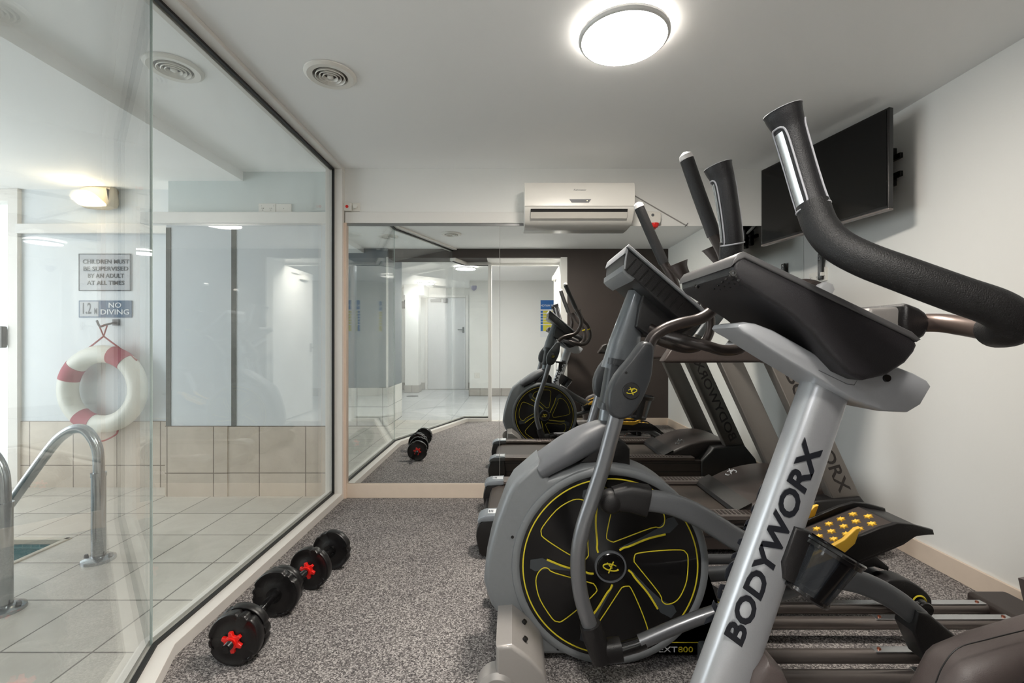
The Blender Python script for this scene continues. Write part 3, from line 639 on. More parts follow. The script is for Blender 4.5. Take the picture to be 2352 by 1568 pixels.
# ================================================================== DUMBBELLS
def dumbbell(loc, ang, per, half, label):
    t = thing('dumbbell', label, 'dumbbell', (0, 0, 0), 'adjustable dumbbells along the glass partition')
    R = .0965; z = 0
    RX = lambda yy: Matrix.Translation((0, yy, 0)) @ Matrix.Rotation(-PI/2, 4, 'X')     # local z -> +y
    part('bar', lambda bm: (cyl(bm, (0, -half-.085, 0), (0, half+.085, 0), .0125, 20), cyl(bm, (0, -half+.03, 0), (0, half-.03, 0), .016, 20),
         cyl(bm, (0, -half+.05, 0), (0, -half+.038, 0), .03, 24), cyl(bm, (0, half-.05, 0), (0, half-.038, 0), .03, 24)), M['blackg'], t)
    for s in (-1, 1): part('bar_thread', lambda bm: sweep(bm, [(0, s*(half+.03+.0022*k), 0) for k in range(25)], [.0128 if k % 2 else .0146 for k in range(25)], 16), M['bezel'], t)
    th = .036
    for s in (-1, 1):
        for k in range(per[0 if s < 0 else 1]):
            y0 = s*(half-.038+k*(th+.002)); y1 = y0+s*th
            a, b = sorted((y0, y1)); rot = .5+1.1*k+(.8 if s > 0 else 0); rr = R-(.004 if k else 0)
            def plate(bm):
                n = 96; prof = [(a, .0), (a, .45), (a+.003, .5), (a+.003, .86), (a, .9), (a, .97), (a+.004, 1), (b-.004, 1), (b, .97), (b, .9), (b-.003, .86), (b-.003, .5), (b, .45), (b, 0)]
                rings = []
                for y, f in prof:
                    ring = []
                    for i in range(n):
                        q = 2*PI*i/n; d = 0
                        for c in (0, 2.09, 4.19):
                            dd = abs((q-rot-c+PI) % (2*PI)-PI)
                            if dd < .30: d = .006*min(1, (.30-dd)/.05)
                            if dd < .11: d = .0015
                        ra = max(0.001, rr*f-(d if f > .88 else 0)); ring.append(bm.verts.new((ra*math.cos(q), y, ra*math.sin(q))))
                    rings.append(ring)
                for A, B in zip(rings, rings[1:]):
                    for i in range(n): bm.faces.new((A[i], A[(i+1) % n], B[(i+1) % n], B[i]))
                bm.faces.new(rings[0]); bm.faces.new(rings[-1])
            part('weight_plate', plate, M['plate'], t, ang=50)
        yo = s*(half-.038+per[0 if s < 0 else 1]*(th+.002))
        def nut(bm):
            o = []
            for i in range(12):
                q = PI*i/6; r = .037 if i % 2 == 0 else .024
                for dq in (-.15, .15): o.append(((r)*math.cos(q+dq), (r)*math.sin(q+dq)))
            y0, y1 = sorted((yo, yo+s*.014)); shell(bm, o, y0, y1, .002, .003)
            cyl(bm, (0, yo, 0), (0, yo+s*.022, 0), .02, 24)
        part('star_collar', nut, M['red'], t)
    t.location = loc; t.rotation_euler = (0, ang[1], ang[0]); return t
M['plate'] = mat('black_vinyl_weight_plate', (17, 15, 16), .34, var=.1, scale=30, bump=.2, bscale=300)
dumbbell((-.985, 1.785, .0965), (.02, .4), (2, 2), .145, 'black dumbbell with red star nuts, front one of the pair in view, four plates')
dumbbell((-.925, 2.215, .0965), (-.13, 1.3), (1, 1), .115, 'black dumbbell with red star nuts, farther from us, two thick plates')

# ================================================================== emblem used on the machines
def emblem(bm, c, s, fl=1, D=None):                     # swoosh ring and crossed strokes in the XZ plane
    c = Vector(c); e = lambda a, k=1: c+Vector((fl*k*s*math.cos(a), 0, k*s*.42*math.sin(a)+fl*0+.18*s*math.cos(a)))
    sweep(bm, [e(math.radians(q)) for q in range(-170, 150, 16)], [.004*s/.03]+[.09*s]*6+[.05*s], 6, locky=False)
    for p, q in (((-.35, .75), (.3, -.75)), ((.5, .6), (-.15, -.1))):
        sweep(bm, [c+Vector((fl*p[0]*s, 0, p[1]*s)), c+Vector((fl*q[0]*s, 0, q[1]*s))], .09*s, 6)

# ================================================================== ELLIPTICAL TRAINER (grey, with the big wheel)
def elliptical():
    yc = 1.72; yn, yf = 1.62, 1.80; D = yn
    t = thing('elliptical_trainer', 'grey elliptical trainer with big black and yellow flywheel disc beside the treadmill', 'elliptical', (.6, yc, 0))
    wc = Vector(P(1401, 1298, D)); R = 208*D/F
    # ---- grey shell around the wheel
    out = px([(1110, 1340), (1114, 1300), (1124, 1252), (1137, 1205), (1163, 1135), (1180, 1106), (1238, 1056), (1262, 1098), (1300, 1084), (1345, 1069)], D)
    c2 = px([(1396, 1293)], D)[0]; rr = 227*D/F
    arc = [(c2[0]+rr*math.cos(math.radians(a)), c2[1]+rr*math.sin(math.radians(a))) for a in range(96, -62, -6)]
    low = px([(1560, 1470), (1700, 1492), (1700, 1507), (1240, 1508), (1222, 1490), (1195, 1452), (1160, 1432), (1128, 1395)], D)
    body = part('shroud', lambda bm: shell(bm, out+arc+low, yn, yf, .022, .03, 4), M['shellgrey'], t, ang=40)
    for x, y in ((1177, 1233), (1282, 1490), (1176, 1442)):
        p = P(x, y, yn); part('screw_hole', lambda bm: cyl(bm, (p.x, yn-.0008, p.z), (p.x, yn+.004, p.z), .0055, 14), M['seal'], body)
    for s, yy in ((-1, yn), (1, yf)):
        part('wheel_ring', lambda bm: lathe(bm, [(R+.030, -.004), (R+.026, .005), (R+.016, .010), (R+.006, .009), (R-.001, .003), (R-.002, -.004)], Matrix.Translation((wc.x, yy, wc.z)) @ Matrix.Rotation(-s*PI/2, 4, 'X'), n=96), M['shellgrey'], body)
    tail = px([(1590, 1330), (1640, 1372), (1720, 1420), (1760, 1450), (1760, 1505), (1560, 1505), (1560, 1430)], D)
    tl = part('rear_fairing', lambda bm: shell(bm, tail, yn+.015, yf-.015, .006, .008), M['black'], t)
    part('yellow_stripe', lambda bm: sweep(bm, [P(1611, 1357, yn+.012), P(1640, 1377, yn+.012), P(1700, 1412, yn+.012)], .002, 6), M['yellow'], tl)
    part('yellow_stripe', lambda bm: sweep(bm, [P(1480, 1475, yn-.001), P(1690, 1475, yn-.001)], .0015, 6), M['yellow'], body)
    # ---- wheel, both faces
    for s, yy in ((-1, yn), (1, yf)):
        yw = yy+s*.002
        wh = part('flywheel_disc', lambda bm: lathe(bm, [(0, .004), (R*.2, .004), (R*.22, .001), (R*.93, .001), (R*.96, .004), (R, .004), (R, -.01), (0, -.01)], Matrix.Translation((wc.x, yw, wc.z)) @ Matrix.Rotation(-s*PI/2, 4, 'X'), n=96), M['disc'], t)
        th = 0 if s < 0 else math.radians(21)
        def pol(r, a, k, dy=.004):
            q = math.radians(a+72*k)+th
            return Vector((wc.x+s*-1*r*D/F*math.cos(q), yw+s*dy, wc.z+r*D/F*math.sin(q)))
        part('yellow_rim_line', lambda bm: sweep(bm, [Vector((wc.x+200*D/F*math.cos(2*PI*k/96), yw+s*.004, wc.z+200*D/F*math.sin(2*PI*k/96))) for k in range(96)], [(.0026, .0014)]*96, 6, locky=True, closed=True), M['yellow'], wh)
        for k in range(5):
            part('yellow_bar', lambda bm: sweep(bm, cm([pol(42, 60, k), pol(52, 54, k), pol(64, 46, k), pol(105, 36.5, k), pol(146, 30, k)], 4), [(.0038, .0018)]*17, 6, locky=True), M['yellow'], wh)
            def band(bm):
                pr = [(46, 64), (60, 54), (100, 42), (140, 38.5), (172, 40), (184, 37.5), (183, 31.5), (156, 29.2), (146, 30.8), (105, 37.5), (66, 47), (52, 55)]
                A = [bm.verts.new(pol(r, a, k, .0015)) for r, a in pr]; B = [bm.verts.new(pol(r, a, k, .0035)) for r, a in pr]; n = len(A)
                for i in range(n): bm.faces.new((A[i], A[(i+1) % n], B[(i+1) % n], B[i]))
                bm.faces.new(B); bm.faces.new(A)
            part('grey_spoke_inlay', band, M['inlay'], wh, smooth=False)
            wp = [(56, 12), (60, 22), (70, 25), (118, 17.5), (165, 13), (175, 10.5), (179, 6), (178, -10), (175, -22), (169, -29), (156, -34), (143, -34), (128, -29), (60, 3)]
            w2 = [pol(r, a, k, .0035) for r, a in wp]; n = len(w2); ww = []
            for i in range(n):
                p0, p1, p2, p3 = w2[i-1], w2[i], w2[(i+1) % n], w2[(i+2) % n]
                for j in range(3):
                    tt = j/3; ww.append(.5*((2*p1)+(p2-p0)*tt+(2*p0-5*p1+4*p2-p3)*tt*tt+(3*p1-p0-3*p2+p3)*tt**3))
            part('window_outline', lambda bm: sweep(bm, ww, [(.002, .0012)]*len(ww), 6, locky=True, closed=True), M['yellow'], wh)
        hub = part('hub_cap', lambda bm: lathe(bm, [(0, .012), (.045, .012), (.05, .008), (.05, -.004), (0, -.004)], Matrix.Translation((wc.x, yw, wc.z)) @ Matrix.Rotation(-s*PI/2, 4, 'X'), n=48), M['blackg'], t)
        part('hub_ring', lambda bm: lathe(bm, [(.049, .0), (.05, .012), (.0555, .012), (.0565, .0)], Matrix.Translation((wc.x, yw, wc.z)) @ Matrix.Rotation(-s*PI/2, 4, 'X'), n=48), M['grey'], hub)
        part('emblem', lambda bm: emblem(bm, (wc.x, yw+s*.013, wc.z), .027, -s*-1 if s < 0 else 1), M['yellow'], hub)
    # ---- lettering on the lower shroud
    p = P(1512, 1492, yn-.0015)
    txt('EXT', M['whiteink'], body, (p.x, yn-.0008, p.z), (1, 0, 0), (0, 0, 1), .028, sx=1.35, align='LEFT')
    txt('800', M['yellow'], body, (p.x+.07, yn-.0008, p.z), (1, 0, 0), (0, 0, 1), .028, sx=1.3, align='LEFT')
    # ---- mast
    boot = cm([(.39, 1.71, .815), (.34, 1.71, .806), (.27, 1.71, .78), (.20, 1.71, .742), (.10, 1.71, .682)], 5)
    part('mast_boot', lambda bm: sweep(bm, boot, lerpl([(.044, .05), (.05, .065), (.052, .085), (.048, .103), (.036, .104)], len(boot)), 28, locky=True, ex=2.5), M['grey'], t)
    part('mast_fairing', lambda bm: shell(bm, px([(1330, 1062), (1395, 1003), (1436, 1016), (1447, 1030), (1447, 1078), (1400, 1068)], 1.66), 1.655, 1.79, .006, .008), M['black'], t)
    part('lower_mast', lambda bm: sweep(bm, [(.352, yc, .80), (.372, yc, .93), (.386, yc, 1.02)], .033, 28), M['steelgrey'], t)
    cl = part('height_clamp', lambda bm: (sweep(bm, [(.374, yc, .905), (.402, yc, 1.07)], [(.043, .05), (.043, .05)], 24, locky=True, ex=3.5),
         sweep(bm, [(.372, yc, .893), (.376, yc, .917)], [(.049, .055)]*2, 24, locky=True, ex=3.5), sweep(bm, [(.400, yc, 1.06), (.404, yc, 1.083)], [(.049, .055)]*2, 24, locky=True, ex=3.5)), M['slate'], t)
    um = [(.405, yc, 1.05), (.43, yc, 1.16), (.478, yc, 1.345)]
    part('upper_mast', lambda bm: sweep(bm, [(.398, yc, 1.04), (.424, yc, 1.14), (.448, yc, 1.235), (.474, yc, 1.335)], [(.062, .045), (.058, .045), (.046, .042), (.034, .04)], 28, locky=True, ex=2.6), M['steelgrey'], t)
    # ---- console
    DN, DF = 1.575, 1.885
    cs = [(.398, 1.474), (.662, 1.247), (.655, 1.232), (.628, 1.205), (.575, 1.232), (.50, 1.296), (.43, 1.362), (.396, 1.384), (.386, 1.395), (.390, 1.455)]
    c = part('console', lambda bm: shell(bm, cs, DN, DF, .006, .008), M['black'], t)
    part('console_face_plate', lambda bm: shell(bm, [(.394, 1.476), (.402, 1.485), (.672, 1.2535), (.666, 1.246), (.402, 1.473)], DN-.010, DF+.010, .002, .003), M['silverp'], c)
    part('front_lip', lambda bm: shell(bm, [(.387, 1.452), (.389, 1.462), (.394, 1.476), (.400, 1.472), (.396, 1.455)], DN-.004, DF+.004, .0015, .003), M['silverp'], c)
    part('rear_cover', lambda bm: shell(bm, [(.381, 1.412), (.387, 1.414), (.391, 1.396), (.40, 1.386), (.425, 1.368), (.418, 1.360), (.392, 1.378), (.380, 1.392)], DN-.004, DF+.004, .002, .003), M['shellgrey'], c)
    part('end_rib', lambda bm: sweep(bm, [(.399, DN-.002, 1.468), (.394, DN-.002, 1.44), (.389, DN-.002, 1.40)], .0035, 8), M['silverp'], c)
    a = Vector((.43, 1.435)); b = Vector((.60, 1.289)); n2 = Vector((-.652, -.759))
    for k in range(9):
        q = a.lerp(b, k/8); s0 = q; s1 = q+n2*.052
        part('vent_rib', lambda bm: sweep(bm, [(s0.x, DN-.001, s0.y), (s1.x, DN-.001, s1.y)], .0022, 6), M['seal'], c)
    part('mast_bracket', lambda bm: shell(bm, px([(1480, 668), (1560, 690), (1618, 722), (1600, 748), (1560, 770), (1492, 774), (1460, 750), (1468, 700)], 1.66), 1.65, 1.80, .008, .008), M['black'], c)
    # ---- swing handles and their lower arms
    def side(y, far, s):
        g = 'foam_grip'; dx = 0; sh = [(.0, .035), (.2, .035), (1.0, .05), (1.25, .035), (1.75, -.007), (2, -.007)]
        def fx(z):
            if not far: return 0
            for (a, b), (c_, d) in zip(sh, sh[1:]):
                if z <= c_: return b+(d-b)*(z-a)/(c_-a)
            return 0
        V = lambda l: [(x+fx(z), yy, z) for x, yy, z in l]; dp = fx(.99)
        hp = cm([(.435+dx, y, 1.11), (.45+dx, y, 1.16), (.49+dx, y, 1.19), (.54+dx, y, 1.208), (.60+dx, y, 1.222), (.645+dx, y, 1.252), (.682+dx, y, 1.31), (.692+dx, y, 1.37), (.678+dx, y, 1.43), (.641+dx, y, 1.505)], 6); hp = V(hp)
        hd = part('swing_handle', lambda bm: sweep(bm, hp, .0185, 20), M['tubed'], t)
        gp = V([(.648+dx, y, 1.49), (.60+dx, y, 1.62), (.56+dx, y, 1.735)])
        part(g, lambda bm: sweep(bm, gp, .0215, 20), M['foam'], hd)
        part('end_cap', lambda bm: sweep(bm, V([(.561+dx, y, 1.733), (.556+dx, y, 1.747), (.553+dx, y, 1.755)]), [.022, .020, .008], 20), M['whitecap'], hd)
        cv = px([(1398, 946), (1397, 902), (1414, 862), (1440, 830), (1460, 804), (1474, 786), (1487, 784), (1502, 794), (1500, 843), (1494, 875), (1474, 922), (1452, 954), (1421, 964)], 1.44)
        cv = [(x+dp, z) for x, z in cv]; dx = dp
        cover = part('pivot_cover', lambda bm: shell(bm, smo(cv, 2), y-.032, y+.032, .012, .022, 4), M['slate'], t, ang=50)
        ys = y+s*.032
        part('pivot_cap', lambda bm: lathe(bm, [(0, .006), (.024, .006), (.027, .003), (.027, -.004)], Matrix.Translation((.374+dx, ys, .995)) @ Matrix.Rotation(-s*PI/2, 4, 'X'), n=32), M['black'], cover)
        part('emblem', lambda bm: emblem(bm, (.374+dx, ys+s*.007, .995), .016, 1), M['yellow'], cover)
        part('screw_hole', lambda bm: cyl(bm, (.358+dx, ys-s*.006, 1.052), (.358+dx, ys+s*.0015, 1.052), .004, 12), M['seal'], cover)
        dx = 0
        lp = cm([(.345+dx, y, .955), (.334+dx, y, .904), (.315+dx, y, .834), (.292+dx, y, .75), (.26+dx, y, .653), (.224+dx, y, .541), (.211+dx, y, .443), (.222+dx, y, .331), (.257+dx, y, .219)], 6); lp = V(lp); dx = fx(.2)
        part('lower_arm', lambda bm: sweep(bm, lp, .0245, 24), M['tubes'], t)
        el = part('arm_joint', lambda bm: (sweep(bm, [(.25+dx, y, .245), (.26+dx, y, .21), (.29+dx, y, .135)], [.034, .036, .036], 20), sweep(bm, [(.285+dx, y, .155), (.35+dx, y, .165)], [(.034, .03)]*2, 20, locky=True, ex=3)), M['black'], t)
        part('joint_socket', lambda bm: sweep(bm, [(.34+dx, y, .16), (.40+dx, y, .178), (.425+dx, y, .19)], [.021, .022, .022], 18), M['blackg'], el)
    ys1, ys2 = 1.46, 1.985
    side(ys1, 0, -1); side(ys2, 1, 1)
    part('pivot_axle', lambda bm: cyl(bm, (.378, 1.47, .995), (.425, 1.97, .995), .02, 20), M['black'], t)
    # ---- fixed handlebars with trumpet ends
    for s, yy in ((-1, 1.545), (1, 1.895)):
        ya = yc+s*.06
        fp = cm([(.50, ya, 1.20), (.55, yc+s*.08, 1.175), (.60, yy-s*.03, 1.155), (.66, yy, 1.135), (.72, yy, 1.12), (.78, yy, 1.13), (.82, yy, 1.18), (.825, yy, 1.25), (.80, yy, 1.32), (.765, yy, 1.36)], 6)
        fb = part('fixed_handlebar', lambda bm: sweep(bm, fp, .0185, 20), M['tubed'], t)
        gp = cm([(.772, yy, 1.352), (.742, yy, 1.385), (.718, yy, 1.42), (.698, yy, 1.452), (.688, yy, 1.475)], 4)
        part('trumpet_grip', lambda bm: sweep(bm, gp, lerpl([.020, .021, .025, .033, .044], len(gp)), 24), M['brown'], fb)
        part('yellow_button', lambda bm: (lathe(bm, [(.004, 0), (.006, .003), (.009, 0)], Matrix.Translation((.715, yy-.026, 1.41)) @ Matrix.Rotation(PI/2, 4, 'X'), n=16)), M['yellow'], fb)
        part('yellow_collar', lambda bm: sweep(bm, [(.815, yy, 1.275), (.811, yy, 1.285)], .0205, 20), M['yellow'], fb)
    # ---- bottle holder
    bottle(t, Vector((.52, 1.86, .93)), .14, .052, .09, M['black'])
    # ---- crank and pedal arms
    cj = P(1401, 1148, 1.50)
    def arm(y, pts, ra, sgn, jx, jz):
        m = part('crank_joint', lambda bm: (lathe(bm, [(0, .034), (.022, .033), (.036, .02), (.04, 0), (.036, -.02), (0, -.03)], Matrix.Translation((jx, y, jz)) @ Matrix.Rotation(-sgn*PI/2, 4, 'X'), n=32),
            sweep(bm, [(jx+.01, y, jz+.008), (jx+.06, y, jz+.014), (jx+.118, y, jz+.002)], [(.036, .028), (.046, .034), (.05, .036)], 20, locky=True, ex=4)), M['black'], t, ang=50)
        pp = cm(pts, 6)
        a = part('pedal_arm', lambda bm: sweep(bm, pp, lerpl(ra, len(pp)), 20, locky=True, ex=3.2), M['armgrey'], t, ang=50)
        return a
    arm(1.49, [(.42, 1.49, cj.z+.006), (.52, 1.49, .618), (.62, 1.49, .575), (.742, 1.49, .50), (.884, 1.49, .43), (1.03, 1.49, .388), (1.15, 1.49, .358), (1.25, 1.49, .308), (1.33, 1.49, .245)],
        [(.034, .022), (.036, .022), (.036, .022), (.036, .022), (.036, .022), (.034, .022)], -1, cj.x, cj.z)
    part('crank_pin', lambda bm: cyl(bm, (cj.x, 1.51, cj.z), (cj.x, 1.615, cj.z), .02), M['blackg'], t)
    cf = (wc.x+.02, wc.z-.22)
    arm(1.935, [(cf[0]+.11, 1.935, cf[1]+.01), (.62, 1.935, .155), (.9, 1.935, .165), (1.15, 1.935, .215), (1.32, 1.93, .235), (1.45, 1.92, .205), (1.55, 1.91, .15)],
        [(.028, .022)]*6, 1, cf[0], cf[1])
    part('crank_pin', lambda bm: cyl(bm, (cf[0], 1.805, cf[1]), (cf[0], 1.92, cf[1]), .02), M['blackg'], t)
    # connecting links from the lower arm joints to the pedal arms
    part('link_tube', lambda bm: sweep(bm, cm([(.41, ys1, .187), (.62, ys1, .272), (.872, ys1, .345), (1.02, 1.47, .395)], 6), .0215, 24), M['tubes'], t)
    part('link_tube', lambda bm: sweep(bm, [(.43, ys2, .187), (.80, ys2, .20), (1.2, 1.96, .215)], .0215, 20), M['tubes'], t)
    # roller ends
    rb = part('roller_bracket', lambda bm: (shell(bm, [(1.30, .285), (1.34, .275), (1.48, .16), (1.50, .12), (1.46, .08), (1.38, .085), (1.33, .12), (1.285, .22)], 1.455, 1.535, .008, .01)), M['black'], t)
    for yy in (1.475, 1.57): part('roller', lambda bm: lathe(bm, [(0, .016), (.026, .016), (.029, .01), (.024, 0), (.029, -.01), (.026, -.016), (0, -.016)], Matrix.Translation((1.43, yy, .113)) @ Matrix.Rotation(PI/2, 4, 'X'), n=28), M['blackg'], rb)
    rb = part('roller_bracket', lambda bm: (shell(bm, smo([(1.47, .20), (1.55, .212), (1.62, .175), (1.655, .13), (1.64, .09), (1.58, .085), (1.5, .12)], 3), 1.79, 1.87, .008, .01)), M['black'], t)
    part('roller_ring', lambda bm: lathe(bm, [(.022, 0), (.026, .003), (.030, 0)], Matrix.Translation((1.60, 1.787, .125)) @ Matrix.Rotation(PI/2, 4, 'X'), n=28), M['yellow'], rb)
    for yy in (1.77, 1.86): part('roller', lambda bm: lathe(bm, [(0, .016), (.026, .016), (.029, .01), (.024, 0), (.029, -.01), (.026, -.016), (0, -.016)], Matrix.Translation((1.60, yy, .113)) @ Matrix.Rotation(PI/2, 4, 'X'), n=28), M['blackg'], rb)
    # ---- rails on the floor
    for y, xs in ((1.475, 1.30), (1.575, 1.25), (1.76, 1.40), (1.86, 1.235)):
        rl = part('guide_rail', lambda bm: sweep(bm, [(.70, y, .062), (1.97, y, .062)], .0225, 24), M['tube'], t)
        part('wear_strip', lambda bm: bx(bm, xs, 1.925, y-.015, y+.015, .082, .0865), M['contact'], rl, bev=.001)
        for xx in (xs+.02, 1.90): part('bolt', lambda bm: lathe(bm, [(0, .092), (.005, .091), (.007, .086), (0, .086)], Matrix.Translation((xx, y, 0)), n=10), M['copper'], rl)
    part('rail_cross_tube', lambda bm: bx(bm, .66, .76, 1.44, 1.90, .02, .085), M['steelgrey'], t, bev=.01, seg=3)
    part('rear_stabilizer', lambda bm: bx(bm, 1.93, 2.10, 1.30, 1.94, .012, .092), M['brown'], t, bev=.018, seg=3)
    for yy in (1.5, 1.84): part('levelling_foot', lambda bm: cyl(bm, (2.02, yy, 0), (2.02, yy, .02), .025, 20), M['seal'], t)
    # ---- front stabilizer with transport wheels
    fs = [(-.05, .21), (.0, .215), (.06, .17), (.095, .13), (.108, .10), (.108, .02), (-.035, .02), (-.05, .06)]
    part('front_stabilizer', lambda bm: shell(bm, fs, 1.40, 2.04, .012, .014), M['taupeg'], t)
    for yy in (1.43, 2.0): part('transport_wheel', lambda bm: lathe(bm, [(0, .04), (.05, .04), (.064, .028), (.066, .01), (.066, -.02), (.06, -.032), (0, -.034)], Matrix.Translation((-.045, yy, .0665)) @ Matrix.Rotation(PI/2, 4, 'X'), n=40), M['taupeg'], t)
    for yy, zz in ((1.47, .19), (1.56, .19)): part('bolt_hole', lambda bm: cyl(bm, (.04, yy, zz-.004), (.046, yy, zz+.004), .008, 12), M['seal'], t)
    # ---- pedals
    def pedal(y0, y1, T, label=None):
        def ob(name, fn, m, par, **k):
            bm = bmesh.new(); fn(bm); bmesh.ops.transform(bm, matrix=T, verts=bm.verts); return obj(name, bm, m, par, **k)
        base = [(-.25, -.015), (-.05, .0), (.16, .0), (.195, -.004), (.225, -.024), (.272, -.052), (.268, -.062), (.225, -.05), (.18, -.06), (-.02, -.065), (-.25, -.045)]
        p = ob('pedal', lambda bm: shell(bm, base, y0, y1, .004, .005), M['blackp'], t)
        rim = [(-.25, -.04), (-.25, .012), (-.04, .018), (.13, .02), (.185, .014), (.225, -.006), (.278, -.046), (.276, -.062), (.23, -.045), (.18, -.05), (.0, -.05)]
        for a, b in ((y0-.006, y0+.010), (y1-.010, y1+.006)): ob('side_wall', lambda bm: shell(bm, rim, a, b, .003, .004), M['blackp'], p)
        ins = ob('grip_pad', lambda bm: bx(bm, -.24, .185, y0+.022, y1-.022, -.0005, .0035), M['brown'], p)
        for i in range(10):
            for j in range(3):
                cx = -.21+i*.044+(.022 if j == 1 else 0); cy = y0+.052+j*(y1-y0-.104)/2
                if cx > .185: continue
                def star(bm):
                    A = []; B = []
                    for k in range(12):
                        q = PI*k/6; r = .0155 if k % 2 == 0 else .008
                        A.append(bm.verts.new((cx+r*math.cos(q), cy+r*math.sin(q), .003))); B.append(bm.verts.new((cx+r*.8*math.cos(q), cy+r*.8*math.sin(q), .0075)))
                    for k in range(12): bm.faces.new((A[k], A[(k+1) % 12], B[(k+1) % 12], B[k]))
                    bm.faces.new(B)
                ob('star_stud', star, M['amber'], ins)
        g = [(-.17, .022), (-.04, .026), (.01, .032), (.055, .05), (.07, .048), (.035, .008), (-.01, -.008), (-.15, -.008), (-.19, .004)]
        for a, b in ((y0-.011, y0+.004), (y1-.004, y1+.011)): ob('side_grip', lambda bm: shell(bm, g, a, b, .003, .003), M['amber'], p)
    th = math.atan2(.075, .185)
    T = Matrix.Translation((1.03, 0, .505)) @ Matrix.Rotation(-th, 4, 'Y')
    pedal(1.415, 1.60, T)
    part('pedal_bracket', lambda bm: shell(bm, [(.93, .41), (1.17, .50), (1.14, .47), (1.09, .38), (1.0, .385)], 1.47, 1.51, .004, .005), M['armgrey'], t)
    T2 = Matrix.Translation((1.25, 0, .30)) @ Matrix.Rotation(.06, 4, 'Y')
    pedal(1.845, 2.03, T2)
    part('pedal_bracket', lambda bm: shell(bm, [(1.10, .20), (1.12, .25), (1.36, .25), (1.34, .22)], 1.915, 1.955, .003, .004), M['armgrey'], t)
def bottle(t, c, tilt, r, h, m):                 # tapered open-sided cup hung on a post; c = centre of the rim
    T = Matrix.Translation(c) @ Matrix.Rotation(tilt, 4, 'Y')
    h2 = part('bottle_holder', lambda bm: (lathe(bm, [(r+.006, .004), (r+.008, 0), (r+.004, -.012), (r-.002, -.012), (r-.001, .003)], T, n=40),
        lathe(bm, [(r*.74, -h-.004), (r*.78, -h+.004), (r*.6, -h+.003), (0, -h+.002), (0, -h-.004)], T, n=40),
        [lathe(bm, [(r, -.01), (r*.76, -h), (r*.72, -h), (r-.004, -.01)], T, n=5, a0=a-.28, a1=a+.28) for a in (0, PI/2, PI, 1.5*PI)]), m, t)
    return h2, T
M['disc'] = mat('black_wheel_face', (7, 6, 7), .3, coat=.2)
M['inlay'] = mat('slate_inlay', (58, 62, 66), .45)
M['tubed'] = mat('dark_bronze_tube', (66, 60, 58), .32, .5)
M['tubes'] = mat('silver_grey_tube', (112, 113, 116), .3, .5, coat=.3)
M['armgrey'] = mat('grey_arm_paint', (108, 110, 113), .36, .3, var=.05, scale=300, bump=.15, bscale=500)
M['taupeg'] = mat('grey_taupe_paint', (146, 142, 139), .38, .2, var=.04, scale=100, coat=.2)
M['whitecap'] = mat('pale_grip_cap', (226, 222, 220), .4)
M['copper'] = mat('bronze_bolt', (150, 90, 70), .35, .8)
M['blackp'] = mat('black_pedal_plastic', (16, 13, 13), .4, var=.1, scale=100, bump=.3, bscale=500)
elliptical()

